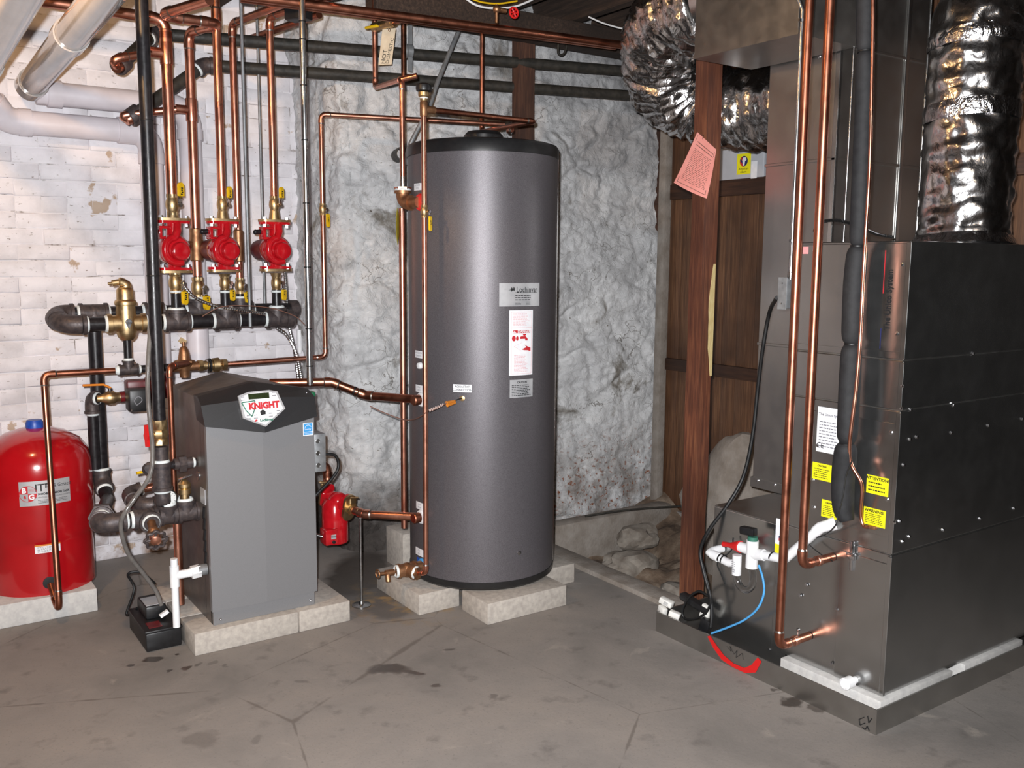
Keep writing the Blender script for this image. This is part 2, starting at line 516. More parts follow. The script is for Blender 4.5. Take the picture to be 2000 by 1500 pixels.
def flat_on(o, u, v):
    o, u, v = Vector(o), Vector(u).normalized(), Vector(v).normalized(); n = u.cross(v)
    return Flat(lambda a, b, k: o + u * a + v * b + n * k)
def round_on(cx, cy, R, th, zc):
    return Flat(lambda a, b, k: Vector((cx + (R + k) * math.cos(th + a / R), cy + (R + k) * math.sin(th + a / R), zc + b)))

# ================================================================== THE SETTING
WALL_Y = 4.85
# floor: slab with a cut-out for the dirt pit
spots = []
for px, py, rx, ry, k in ((760, 1307, .075, .030, .8), (800, 1313, .045, .010, .7), (365, 1303, .016, .012, .9), (384, 1296, .014, .010, .7), (330, 1313, .012, .010, .7),
                          (440, 1300, .014, .010, .5), (415, 1294, .014, .009, .4), (300, 1288, .03, .016, .8), (258, 1298, .018, .009, .8), (345, 1277, .012, .008, .8),
                          (395, 1445, .06, .03, .28), (505, 1445, .02, .016, .25), (1550, 1372, .035, .022, .8), (1590, 1383, .02, .012, .6), (1512, 1350, .014, .006, .6),
                          (760, 1195, .10, .05, .55), (735, 1165, .13, .13, .6), (700, 1120, .16, .22, .75), (590, 1330, .03, .010, .3), (850, 1338, .02, .008, .6),
                          (880, 1270, .02, .008, .5), (960, 1360, .02, .010, .4)):
    spots.append((at(px, py, Z=0), rx, ry, k))
t, c = FLOORNT, FLOORC
wob = t.node('ShaderNodeTexNoise'); wob.inputs['Scale'].default_value = 11; wob.inputs['Detail'].default_value = 6
t.link(t.pos, wob.inputs['Vector'])
vm = t.node('ShaderNodeVectorMath', operation='MULTIPLY_ADD')
t.link(wob.outputs['Color'], vm.inputs[0]); vm.inputs[1].default_value = (.11, .11, 0); t.link(t.pos, vm.inputs[2])
wet_all = None
for p, rx, ry, k in spots:
    mp = t.node('ShaderNodeMapping', vector_type='TEXTURE')
    mp.inputs['Location'].default_value = (p.x + .055, p.y + .055, 0)
    mp.inputs['Rotation'].default_value = (0, 0, -YAW)
    mp.inputs['Scale'].default_value = (rx, ry * 1.7, 1)
    t.link(vm.outputs[0], mp.inputs['Vector'])
    ln = t.node('ShaderNodeVectorMath', operation='LENGTH'); t.link(mp.outputs[0], ln.inputs[0])
    f = t.mr(ln.outputs['Value'], 1.15, .75, 0, k)
    wet_all = f if wet_all is None else t.math('MAXIMUM', wet_all, f)
c = t.mix(wet_all, c, lin((50, 43, 38)))
yl = t.node('ShaderNodeVectorMath', operation='DISTANCE'); t.link(t.pos, yl.inputs[0]); yl.inputs[1].default_value = at(800, 1170, Z=0)
c = t.mix(t.math('MULTIPLY', t.mr(yl.outputs['Value'], .35, .1), t.mr(t.noise(9, 5), .48, .6)), c, lin((150, 122, 78)))
crack = t.voro(.85, vec=t.mapping((1, 1, 0.01)), feature='DISTANCE_TO_EDGE')
crk = t.math('ADD', crack, t.math('MULTIPLY', t.noise(6, 4), .02))
c = t.mix(t.mr(crk, .0135, .0095, 0, .6), c, lin((92, 84, 78)))
h = t.math('ADD', t.noise(5, 6, .6), t.math('MULTIPLY', t.noise(90, 4), .15))
t.set(Base_Color=c, Roughness=t.mr(wet_all, 0, .8, .68, .3), Normal=t.bump(h, .25, .012))

FX0, FX1, FY0, FY1 = -3.2, 6.2, -3.6, 5.0
PX0, PX1, PY0, PY1 = 2.90, 3.95, 2.70, 4.3
fl = MB()
for x0, x1, y0, y1 in ((FX0, PX0, FY0, FY1), (PX0, FX1, FY0, PY0), (PX0, PX1, PY1, FY1), (PX1, FX1, PY0, FY1)):
    fl.bx(x0, x1, y0, y1, -.12, 0)
struct(fl.build('floor', 'concrete_floor', smooth=False, origin=(0, 0, 0)))

# dirt pit beyond the slab
g = MB(); nx, ny = 60, 80; vs = []; fs = []
for j in range(ny + 1):
    for i in range(nx + 1):
        x = PX0 - .02 + (PX1 + .04 - PX0) * i / nx; y = PY0 - .02 + (PY1 - PY0 + .04) * j / ny
        z = -.17 + .09 * noise.fractal(Vector((x * 3, y * 3, 1.3)), 1, 2, 4) + .13 * max(0, (y - 3.8) / .4) + .10 * max(0, (x - 3.5) / .4)
        vs.append((x, y, z))
for j in range(ny):
    for i in range(nx):
        a = j * (nx + 1) + i; fs.append((a, a + 1, a + nx + 2, a + nx + 1))
g.add(vs, fs)
o = g.build('ground', 'dirt', origin=(0, 0, 0)); struct(o)

# brick wall: mortar bed and separate bricks
wl = MB().bx(-3.2, 2.3, WALL_Y + .0035, WALL_Y + .3, -.12, 2.96)
wall_brick = struct(wl.build('wall_left', 'mortar', smooth=False, origin=(0, 0, 0)))
CH, CL = .0745, .222
brick_me = []
def brick_mesh(L, seed):
    r = random.Random(seed); b = MB(); hl, hh = L / 2 - .0012, CH / 2 - .0022
    j = lambda a: r.uniform(-a, a)
    e = .006
    back = [(-hl, .02, -hh), (hl, .02, -hh), (hl, .02, hh), (-hl, .02, hh)]
    rim = [(x + j(.001), .0015 + j(.0012), z + j(.0022)) for x, _, z in back]
    fr = [(x * (1 - e / hl) + j(.002), -.002 + j(.0022), z * (1 - e / hh) + j(.002)) for x, _, z in back]
    mid = [((fr[i][0] + fr[(i + 1) % 4][0]) / 2, -.002 + j(.003), (fr[i][2] + fr[(i + 1) % 4][2]) / 2 + (j(.004) if i in (0, 2) else 0)) for i in range(4)]
    ctr = (j(.03), -.003 + j(.003), j(.01))
    vs = back + rim + fr + mid + [ctr]
    fs = []
    for i in range(4):
        k = (i + 1) % 4
        fs += [(i, k, 4 + k, 4 + i), (4 + i, 4 + k, 8 + k, 12 + i), (4 + i, 12 + i, 8 + i), (8 + i, 12 + i, 16), (12 + i, 8 + k, 16)]
    b.add(vs, fs)
    return b
def brick_data(L, seed):
    b = brick_mesh(L, seed); me = bpy.data.meshes.new('brick')
    me.from_pydata([tuple(v) for v in b.v], [], b.f)
    bm = bmesh.new(); bm.from_mesh(me); bmesh.ops.recalc_face_normals(bm, faces=bm.faces[:]); bm.to_mesh(me); bm.free()
    me.materials.append(MATS['painted_brick'])
    me.polygons.foreach_set('use_smooth', [True] * len(me.polygons)); me.set_sharp_from_angle(angle=math.radians(50))
    return me
full = [brick_data(CL, k) for k in range(10)]
half = [brick_data(CL / 2, 50 + k) for k in range(4)]
rest = MB(); count = 0
rows = int(2.96 / CH)
for r_ in range(rows):
    z = CH * (r_ + .5); header = (r_ % 6 == 5)
    L = CL / 2 if header else CL
    x = -3.1 + (0 if r_ % 2 else CL / 2)
    while x < 2.02:
        xc = x + L / 2
        q = Vector((xc, WALL_Y, z)) - EYE
        ppx = 1000 + F_PX * q.dot(RGT) / q.dot(FWD); ppy = 750 + F_PX * q.dot(DWN) / q.dot(FWD)
        seen = -40 < ppx < 640 and -30 < ppy < 1110 and xc < 1.98
        dy = random.uniform(-.0025, .0025)
        if seen and count < 300:
            me = random.choice(half if header else full)
            o = bpy.data.objects.new('brick', me); C.objects.link(o); o.parent = wall_brick
            o.location = (xc, WALL_Y + dy, z + random.uniform(-.002, .002)); o.rotation_euler = (0, random.uniform(-.008, .008), random.uniform(-.01, .01)); count += 1
        else:
            b = brick_mesh(L, r_ * 97 + int(x * 10))
            rest.add([v + Vector((xc, WALL_Y + dy, z)) for v in b.v], b.f)
        x += L
o = rest.build('brick', 'painted_brick', wall_brick, angle=50); o['kind'] = 'stuff'

# parged rubble wall: return face and long face, one displaced surface
plan = [(1.90, 4.92), (1.905, 4.6), (1.93, 4.36), (1.965, 4.28), (2.06, 4.24), (2.4, 4.225), (3.0, 4.19), (3.5, 4.16), (3.98, 4.13), (4.3, 4.11)]
def plan_pt(s):
    acc = 0
    for (x0, y0), (x1, y1) in zip(plan, plan[1:]):
        L = math.hypot(x1 - x0, y1 - y0)
        if s <= acc + L or (x1, y1) == plan[-1]:
            k = (s - acc) / L; return Vector((x0 + (x1 - x0) * k, y0 + (y1 - y0) * k, 0)), Vector(((y1 - y0) / L, -(x1 - x0) / L, 0))
        acc += L
TOT = sum(math.hypot(a[0] - b[0], a[1] - b[1]) for a, b in zip(plan, plan[1:]))
V3 = lambda *a: Vector(a)
nu, nv = 340, 400; vs = []; fs = []
smooth_n = []
for i in range(nu + 1):
    p, n = plan_pt(TOT * i / nu)
    n = sum((plan_pt(min(TOT, max(0, TOT * i / nu + d)))[1] for d in (-.1, -.05, 0, .05, .1)), Vector()).normalized()
    if n.y > 0 and n.x > 0: n = -n
    smooth_n.append((p, n))
for j in range(nv + 1):
    z = -.3 + 3.25 * j / nv
    for i in range(nu + 1):
        p, n = smooth_n[i]; q = Vector((p.x, p.y, z))
        wq = q + Vector((.06 * noise.noise(q * 6), .06 * noise.noise(q * 6 + Vector((9, 0, 0))), .06 * noise.noise(q * 6 + Vector((0, 9, 0)))))
        d = noise.voronoi(Vector((wq.x * 2.6, wq.y * 2.6, wq.z * 4.2)))[0]
        edge = min(1, (d[1] - d[0]) / .22); edge = edge * edge * (3 - 2 * edge)
        mask = min(1, max(0, .5 + 1.6 * noise.noise(q * 1.7 + Vector((3, 1, 7)))))
        qs = Vector((q.x * 4, q.y * 4, q.z * 7))
        hgt_ = .022 * edge * mask + .034 * noise.fractal(q * 2.0, 1, 2, 3) + .012 * noise.ridged_multi_fractal(qs + .4 * Vector((noise.noise(qs), noise.noise(qs * 1.3), 0)), .8, 2.2, 5, 1, 2) + .012 * noise.turbulence(q * 15, 5, False)
        if z < .45: hgt_ -= .03 * (.45 - z)
        bat = .055 * max(0, z)
        vs.append(q + n * (hgt_ - .03) + V3(0, bat if i > nu * .14 else bat * .5, 0))
for j in range(nv):
    for i in range(nu):
        a = j * (nu + 1) + i; fs.append((a, a + 1, a + nu + 2, a + nu + 1))
ws = MB().add(vs, fs)
o = ws.build('wall_back', 'rubble', angle=75, origin=(0, 0, 0)); struct(o)
MB().bx(2.05, 4.0, 4.50, 4.7, -.3, 2.96).build('wall_back_core', 'mortar', smooth=False)['kind'] = 'structure'

# stub of old pipe sleeve in the stone
sl = at(775, 303, Y=4.27)
tag(MB().lathe([(.030, 0), (.034, 0), (.034, .10), (.028, .10), (.028, .02)], sl + Vector((.02, .03, 0)), (-.25, -1, .02), 18, caps=False).build('pipe_sleeve', 'steam_pipe'), 'short open pipe sleeve sticking out of the rubble wall', 'pipe sleeve')

# curb along the slab edge
cb = MB().bx(2.775, 2.89, 2.70, 4.08, -.18, .022, .008)
tag(cb.build('curb', 'old_concrete', origin=(2.84, 3.4, -.18)), 'concrete curb edging the slab beside the dirt pit', 'curb')
# ledge at the foot of the wall
lg = MB().bx(3.0, 3.93, 3.96, 4.07, -.25, .05, .02)
tag(lg.build('ledge', 'old_concrete'), 'rough concrete ledge at the foot of the rubble wall', 'ledge')
rod = MB().path(spline([(3.22, 3.93, .085), (3.5, 3.85, .10), (3.9, 3.75, .09)]), .006, 8)
tag(rod.build('iron_rod', 'steam_pipe'), 'thin rusty rod lying along the ledge above the pit', 'rod')

def lump(name, label, cat, c, r, seed, m='rock', sub=3, amp=.3, grp=None):
    bm = bmesh.new(); bmesh.ops.create_icosphere(bm, subdivisions=sub, radius=1)
    for v in bm.verts:
        k = 1 + amp * noise.fractal(v.co * 1.3 + Vector((seed, 0, 0)), 1, 2, 3)
        v.co = Vector((v.co.x * r[0] * k, v.co.y * r[1] * k, v.co.z * r[2] * k)) + Vector(c)
    bm.verts.index_update()
    b = MB().add([v.co.copy() for v in bm.verts], [[v.index for v in f.verts] for f in bm.faces]); bm.free()
    return tag(b.build(name, m, angle=25), label, cat, grp)
lump('rock', 'large pale rock lying in the dirt pit', 'rock', (3.28, 3.62, -.13), (.17, .12, .09), 2)
lump('rock', 'flat brown rock at the back of the dirt pit', 'rock', (3.52, 3.82, -.06), (.14, .10, .07), 5)
lump('rock', 'small dark rock half hidden behind the front wood post', 'rock', (3.2, 3.16, -.14), (.12, .1, .07), 9)
lump('rock', 'smallest stone beside the curb in the dirt pit', 'rock', (3.06, 3.45, -.15), (.06, .05, .05), 12)
lump('concrete_mound', 'grey heap of spilled concrete against the board partition', 'concrete mound', (3.70, 3.2, .08), (.20, .34, .50), 21, 'old_concrete', 4, .22)

# board partition on the right: separate planks, rails
pt = MB().bx(4.0, 4.1, 1.78, 4.5, -.12, 2.96)
part_wall = struct(pt.build('wall_right', 'rail_wood', smooth=False, origin=(4, 0, 0)))
y = 4.1; k = 0
while y > 1.8:
    wd = random.choice((.105, .125, .14, .12))
    b = MB().bx(3.972 + random.uniform(-.003, .003), 4.0, y - wd + .003, y, -.14, 2.84, .004)
    b.build('plank', 'board_wood', part_wall)
    y -= wd; k += 1
for z0, z1, d in ((1.875, 1.965, .03), (.86, .93, .03)):
    MB().bx(3.972 - d, 3.972, 1.8, 4.1, z0, z1, .004).build('rail', 'rail_wood', part_wall)
tr = MB().bx(3.90, 3.955, 4.075, 4.13, -.02, 2.6, .004)
struct(tr.build('trim_1', 'old_concrete'))

# ceiling: boards and joists
ce = MB().bx(FX0, FX1, FY0, FY1, 2.96, 3.02)
ceil = struct(ce.build('ceiling', 'ceiling_dark', smooth=False, origin=(0, 0, 2.96)))
x = -3.0
while x < 6.2:
    MB().bx(x - .028, x + .028, FY0, FY1, 2.76, 2.96).build('joist', 'joist_wood', ceil, smooth=False); x += .41
# the rest of the cellar behind the camera
struct(MB().bx(FX0 - .1, FX0, FY0, FY1, -.1, 3.0).build('wall_side', 'back_wall', smooth=False))
struct(MB().bx(FX0, FX1, FY0 - .1, FY0, -.1, 3.0).build('wall_front', 'back_wall', smooth=False))
struct(MB().bx(FX1, FX1 + .1, FY0, FY1, -.1, 3.0).build('wall_far_right', 'back_wall', smooth=False))

# wood posts
def post(name, label, x, y, w_, d_, z0, z1, m):
    bm = MB(); n = 24; prof = [(-.5, -.5), (.5, -.5), (.5, .5), (-.5, .5)]
    vs = []; fs = []
    for i in range(n + 1):
        z = z0 + (z1 - z0) * i / n
        for a, b in prof:
            jx = .006 * noise.noise(Vector((a * 7, b * 7, z * 3))); jy = .006 * noise.noise(Vector((a * 7 + 5, b * 7, z * 3)))
            vs.append((x + a * w_ + jx, y + b * d_ + jy, z))
    for i in range(n):
        for k in range(4): fs.append((i * 4 + k, i * 4 + (k + 1) % 4, i * 4 + 4 + (k + 1) % 4, i * 4 + 4 + k))
    fs += [(3, 2, 1, 0), (n * 4, n * 4 + 1, n * 4 + 2, n * 4 + 3)]
    return bm.add(vs, fs)
pz = thing('wood_post', 'reddish brown wood post standing in front of the dirt pit', 'post', (2.925, 2.815, .02))
post('', '', 2.925, 2.815, .078, .075, -.1, 2.37, 'post_wood').build('post_shaft', 'post_wood', pz, smooth=False)
sc = MB(); rr = random.Random(4)
pts = []
for i in range(13):
    z = 1.02 + .48 * i / 12; hw = .016 * math.sin(PI * (i + .4) / 12.8) + .003
    pts.append((z, hw))
# strip of bare wood where the stain is worn, on the camera side near its right edge
poly = [(.037, z) for z, hw in pts] + [(.037 - 1.7 * hw + rr.uniform(-.004, .004), z) for z, hw in reversed(pts)]
sc.prism([(a, b) for a, b in poly], (2.925, 2.815 - .0375, 0), (1, 0, 0), (0, 0, 1), (0, -1, 0), .001, .0045)
sc.build('worn_patch', 'bare_wood', pz, smooth=False)
pz2 = post('', '', 2.90, 4.12, .10, .06, 0.05, 2.76, '').build('wood_post', 'rough_post', smooth=False)
tag(pz2, 'dark rough wood post against the rubble wall behind the grey tank', 'post')

# ================================================================== BLOCKS, BOILER
def block(label, x0, x1, y0, y1, z0, z1, m='block', grp=None, tagname='concrete_block'):
    return tag(MB().bx(x0, x1, y0, y1, z0, z1, .004).build(tagname, m), label, 'block', grp)
BF = 3.445
block('long concrete block under the front left of the grey boiler', .918, 1.332, BF, BF + .2, 0, .088)
block('concrete block under the front right corner of the grey boiler', 1.337, 1.56, BF, BF + .405, 0, .088)
block('concrete block under the left side of the grey boiler, behind the black pump box', .918, 1.332, BF + .204, BF + .405, 0, .088)
block('concrete block under the back of the grey boiler', .918, 1.56, BF + .41, BF + .615, 0, .088)

BX0, BX1, BY0, BY1, BZ = 1.0, 1.432, 3.482, 4.0, .09
bo = thing('boiler', 'grey floor standing boiler with black peaked hood and shield control panel', 'boiler', ((BX0 + BX1) / 2, (BY0 + BY1) / 2, BZ))
xm = (BX0 + BX1) / 2
# shell: gabled top, chamfered toward the hood
sh = MB()
prof = [(BX0 + .004, BZ), (BX1 - .004, BZ), (BX1 - .004, .972), (xm, 1.020), (BX0 + .004, .972)]
sh.prism([(a, b) for a, b in prof], (0, 0, 0), (1, 0, 0), (0, 0, 1), (0, 1, 0), BY0 + .09, BY1)
sh.prism([(a, b) for a, b in [(BX0 + .004, BZ), (BX1 - .004, BZ), (BX1 - .004, .90), (BX0 + .004, .90)]], (0, 0, 0), (1, 0, 0), (0, 0, 1), (0, 1, 0), BY0 + .018, BY0 + .092)
sh.build('shell', 'boiler_shell', bo, smooth=False)
# front door: two faintly folded halves
fd = MB()
fdp = [(BX0, 0), (xm, -.008), (BX1, 0), (BX1, .022), (BX0, .022)]
fd.prism(fdp, (0, BY0, 0), (1, 0, 0), (0, 1, 0), (0, 0, 1), BZ + .055, .90)
fd.build('front_panel', 'boiler_front', bo, smooth=False)
kp = MB().bx(BX0 + .004, BX1 - .012, BY0 + .004, BY0 + .03, BZ, BZ + .0545)
kp.build('kick_panel', 'boiler_front', bo, smooth=False)
for x in (BX0 + .03, BX1 - .03): MB().sphere((x, BY0 + .002, BZ + .02), .005, 8, 6).build('screw', 'chrome', bo)
# hood: faceted, leaning back, V bottom edge and peaked top edge
def H(px, py, Y): return at(px, py, Y=Y)
hb = BY0 - .022; ht = BY0 + .045
low = [Vector((BX0 - .008, hb + .004, .879)), Vector((xm, hb - .014, .838)), Vector((BX1 + .006, hb + .004, .879))]
mid = [Vector((BX0 - .012, ht - .035, .955)), Vector((xm, ht - .045, .972)), Vector((BX1 + .010, ht - .035, .955))]
top = [Vector((BX0 - .006, ht + .03, .982)), Vector((xm, ht + .05, 1.022)), Vector((BX1 + .006, ht + .03, .982))]
bk = .09
hd = MB()
vs = low + mid + top + [p + Vector((0, bk + .02, .012)) for p in low] + [Vector((p.x, BY0 + .13, p.z)) for p in top]
fs = [(0, 1, 4, 3), (1, 2, 5, 4), (3, 4, 7, 6), (4, 5, 8, 7), (0, 9, 10, 1), (1, 10, 11, 2), (6, 7, 13, 12), (7, 8, 14, 13),
      (0, 3, 6, 12, 9), (2, 11, 14, 8, 5), (9, 12, 13, 10), (10, 13, 14, 11)]
hd.add(vs, fs)
hood = hd.build('hood', 'hood_black', bo, smooth=False)
for p in ((BX1 - .02, ht - .022, .972),): MB().sphere(p, .004, 8, 6).build('screw', 'chrome', bo)
# control shield on the hood front: frame from low-mid facets
c0 = (low[1] + mid[1]) / 2
up_v = (mid[1] - low[1]).normalized()
fl_ = flat_on(Vector((xm - .005, c0.y - .008, c0.z)) + up_v * .028, (1, 0, 0), up_v)
shp = [(-.088, .054), (-.046, .066), (.036, .068), (.068, .060), (.092, -.010), (.006, -.074), (-.078, -.034)]
pl = MB(); pl.prism(shp, fl_.f(0, 0, -.004), (1, 0, 0), up_v, Vector((1, 0, 0)).cross(up_v), 0, .010); ctl = pl.build('control_panel', 'silver_label', bo, smooth=False)
ip = MB(); fl_.poly(ip, [(a * .9, b * .9) for a, b in shp], .0075); ip.build('panel_face', 'white_label', ctl, smooth=False)
dp = MB(); fl_.rect(dp, -.05, .033, .036, .058, .0085); dp.build('display', 'display_green', ctl, smooth=False)
tx = MB(); fl_.text(tx, 'KNIGHT', .034, .008, .008, .0022, lift=.009, sx=.95); tx.build('lettering', 'print_red', ctl, smooth=False)
sg = MB()
tri = [(-.078, .026), (-.026, .030), (-.032, -.006), (-.044, -.030), (-.064, -.006)]
for (a0, b0), (a1, b1) in zip(tri, tri[1:] + tri[:1]):
    dx, dy = a1 - a0, b1 - b0; L = math.hypot(dx, dy); ox, oy = -dy / L * .0022, dx / L * .0022
    fl_.poly(sg, [(a0 - ox, b0 - oy), (a1 - ox, b1 - oy), (a1 + ox, b1 + oy), (a0 + ox, b0 + oy)], .0083)
fl_.text(sg, 'Lochinvar', .015, .012, -.048, .0008, lift=.0085, sx=.9)
sg.build('shield_emblem', 'print_green', ctl, smooth=False)
bt = MB(); fl_.poly(bt, [(-.010, -.028), (.010, -.026), (.011, -.014), (.0, -.006), (-.011, -.014)], .009)
bt.build('button', 'print_black', ctl, smooth=False)
sm_ = MB()
for a, b in ((-.072, .043), (.052, .052), (-.058, -.030), (-.030, -.030), (.030, -.028), (.062, -.020)):
    fl_.rect(sm_, a - .007, a + .007, b + .003, b + .006, .0085); fl_.rect(sm_, a - .008, a + .008, b - .009, b - .006, .0085)
sm_.build('small_print', 'print_grey', ctl, smooth=False)
hr = MB(); fl_.poly(hr, [(-.036, -.048), (-.030, -.042), (-.025, -.046), (-.023, -.042), (-.025, -.051), (-.030, -.050), (-.034, -.053)], .0085); hr.build('horse_mark', 'print_red', ctl, smooth=False)
# blue efficiency sticker on the front panel
p = at(601, 838, Y=BY0 - .002); fs_ = flat_on((p.x, BY0 - .0035, p.z), (1, .037, 0), (0, 0, 1))
stk = MB(); fs_.plate(stk, -.021, .021, -.026, .026, .0012, 1); stk = stk.build('sticker', 'white_label', bo, smooth=False)
b_ = MB(); fs_.rect(b_, -.0185, .0185, -.010, .0235, .0018); fs_.rect(b_, -.0185, .0185, -.0225, -.012, .0018); b_.build('sticker_print', 'sky_blue', stk, smooth=False)
b_ = MB()
arc = [(.014 * math.cos(a), .004 + .014 * math.sin(a)) for a in [math.radians(x) for x in range(20, 200, 15)]]
for (a0, c0_), (a1, c1_) in zip(arc, arc[1:]): fs_.poly(b_, [(a0, c0_), (a1, c1_), (a1 * .9, c1_ * .9), (a0 * .9, c0_ * .9)], .0024)
fs_.text(b_, 'energy', .010, -.001, .0, 0, lift=.0024); fs_.text(b_, 'ENERGY STAR', .005, 0, -.017, 0, lift=.0024)
b_.build('sticker_lettering', 'white_label', stk, smooth=False)
# side details of the shell: louvre slots, knock-out, data plate
lv = MB()
for z in (.30, .345, .39, .435, .48, .525):
    lv.box((BX0 + .001, BY0 + .075, z), (.006, .012, .05), Matrix.Rotation(math.radians(18), 3, 'X'))
lv.build('louvre', 'print_black', bo, smooth=False)
MB().lathe([(.014, 0), (.020, 0), (.020, .004), (.014, .004)], (BX0 + .005, BY0 + .14, .66), (-1, 0, 0), 16).build('knockout', 'steel', bo)
dpl = MB().bx(BX0 + .001, BX0 + .004, BY0 + .05, BY0 + .11, .56, .62); dpl.build('data_plate', 'silver_label', bo, smooth=False)

# ================================================================== INDIRECT TANK
TX, TY, TR = 2.25, 3.50, .330
TZ0, TZ1 = .093, 2.0
block('pale concrete block under the front of the tall grey tank', 2.015, 2.43, 3.085, 3.29, 0, .092)
block('concrete block under the left side of the tall grey tank, beside the drain valve', 1.828, 2.03, 3.335, 3.74, 0, .092)
block('concrete block sticking out at the right side of the tall grey tank', 2.24, 2.645, 3.30, 3.50, 0, .092)
block('concrete block at the back left of the tall grey tank', 2.04, 2.2, 3.88, 4.06, 0, .185)
block('concrete block hidden behind the back of the tall grey tank', 2.2, 2.6, 3.60, 3.80, 0, .092)
tk = thing('water_tank', 'tall dark grey cylindrical water tank standing on concrete blocks', 'water tank', (TX, TY, TZ0))
MB().lathe([(TR, TZ0 + .03), (TR, 1.952)], (TX, TY, 0), (0, 0, 1), 72, caps=False).build('jacket', 'tank_jacket', tk, angle=60)
MB().lathe([(0, 0), (TR - .012, 0), (TR + .001, .012), (TR + .003, .038), (TR - .01, .04)], (TX, TY, TZ0), (0, 0, 1), 72).build('base_rim', 'dark_trim', tk)
MB().lathe([(TR - .01, 1.945), (TR + .004, 1.948), (TR + .004, 1.985), (TR - .004, 1.999), (TR - .02, 2.004), (0, 2.012)], (TX, TY, 0), (0, 0, 1), 72).build('top_cap', 'dark_trim', tk)
MB().lathe([(.088, 2.0), (.086, 2.045), (.07, 2.062), (0, 2.064)], (TX - .01, TY - .02, 0), (0, 0, 1), 36).build('top_plug', 'dark_trim', tk)
def th_at(px, py):
    d = RGT * (px - 1000) + DWN * (py - 750) + FWD * F_PX
    ox, oy = -TX, -TY; a = d.x ** 2 + d.y ** 2; b = 2 * (ox * d.x + oy * d.y); c_ = ox * ox + oy * oy - TR ** 2
    disc = max(0, b * b - 4 * a * c_); t_ = (-b - math.sqrt(disc)) / (2 * a); q = EYE + d * t_
    return math.atan2(q.y - TY, q.x - TX), q.z
def tank_label(px0, py0, px1, py1, m, t_=.0012):
    thc, zc = th_at((px0 + px1) / 2, (py0 + py1) / 2); th0 = th_at(px0, (py0 + py1) / 2)[0]; th1 = th_at(px1, (py0 + py1) / 2)[0]
    hz = (th_at((px0 + px1) / 2, py0)[1] - th_at((px0 + px1) / 2, py1)[1]) / 2
    f = round_on(TX, TY, TR + .0004, thc, zc); hw = abs((th1 - th0 + PI) % (2 * PI) - PI) * TR / 2
    b = MB(); f.plate(b, -hw, hw, -hz, hz, t_, 8)
    return f, hw, hz, b
f, hw, hz, b = tank_label(980, 553, 1056, 598, '')
lab = b.build('brand_plate', 'silver_label', tk, angle=60)
b = MB(); f.text(b, 'Lochinvar', .034, .030, hz * .42, .0002, lift=.002, sx=.82)
f.lines(b, -.03, .07, -hz * .55, hz * .02, 3, .35, .002, 3); f.lines(b, -.03, .0, -hz * .9, -hz * .6, 3, .3, .002, 4); f.lines(b, .025, .05, -hz * .9, -hz * .6, 3, .3, .002, 5)
f.rect(b, -.03, .085, hz * .17, hz * .2, .002, 6)
# small horse and rider mark
f.poly(b, [(-.062, hz * .38), (-.050, hz * .46), (-.046, hz * .66), (-.040, hz * .5), (-.036, hz * .72), (-.032, hz * .5), (-.034, hz * .3), (-.040, hz * .4), (-.046, hz * .26), (-.050, hz * .4)], .002)
f.poly(b, [(-.078, hz * .47), (-.046, hz * .5), (-.046, hz * .53), (-.078, hz * .49)], .002)
b.build('lettering', 'print_black', lab, smooth=False)
f, hw, hz, b = tank_label(996, 606, 1041, 733, '')
lab = b.build('danger_label', 'white_label', tk, angle=60)
b = MB(); f.rect(b, -hw * .7, hw * .75, hz * .30, hz * .39, .002, 4)
# tap, wheel and hand pictograms
f.poly(b, [(-.01, hz * .16), (-.004, hz * .2), (.02, hz * .2), (.03, hz * .12), (.03, hz * .07), (.018, hz * .07), (.016, hz * .12), (-.008, hz * .12)], .002)
f.rect(b, .006, .022, hz * .22, hz * .27, .002); f.rect(b, .010, .016, hz * .19, hz * .23, .002)
f.poly(b, [(-.038 + .009 * math.cos(a), hz * .14 + .012 * math.sin(a)) for a in [k * PI / 5 for k in range(10)]], .002)
f.poly(b, [(-.022 + .006 * math.cos(a), hz * .14 + .010 * math.sin(a)) for a in [k * PI / 5 for k in range(10)]], .002)
f.poly(b, [(.0, -hz * .2), (.024, -hz * .14), (.014, -hz * .06), (.03, -hz * .12), (.046, -hz * .16), (.046, -hz * .27), (.03, -hz * .24), (.012, -hz * .23)], .002)
b.build('pictograms', 'print_red', lab, smooth=False)
b = MB(); f.text(b, 'DANGER', .016, .012, hz * .345, .0004, lift=.0026); f.poly(b, [(-.042, hz * .31), (-.028, hz * .31), (-.035, hz * .375)], .0026)
b.build('heading', 'white_label', lab, smooth=False)
b = MB(); f.lines(b, -hw * .72, hw * .72, hz * .52, hz * .9, 11, .32, .002, 7); f.lines(b, -hw * .62, hw * .62, -hz * .9, -hz * .36, 14, .32, .002, 8)
for a0, a1, b0, b1 in ((-hw * .86, hw * .86, hz * .94, hz * .947), (-hw * .86, hw * .86, hz * .455, hz * .462), (-hw * .86, hw * .86, -hz * .955, -hz * .948)): f.rect(b, a0, a1, b0, b1, .002, 4)
for a in (-hw * .86, hw * .85): f.rect(b, a, a + .0012, -hz * .95, hz * .94, .002)
f.poly(b, [(-.036, -hz * .1), (.0, hz * .0), (.0, hz * .006), (-.038, -hz * .1)], .002); f.poly(b, [(-.036, -hz * .1), (-.004, -hz * .24), (-.004, -hz * .245), (-.038, -hz * .1)], .002)
b.build('small_print', 'print_pink', lab, smooth=False)
f, hw, hz, b = tank_label(997, 741, 1041, 776, '')
lab = b.build('caution_label', 'silver_label', tk, angle=60)
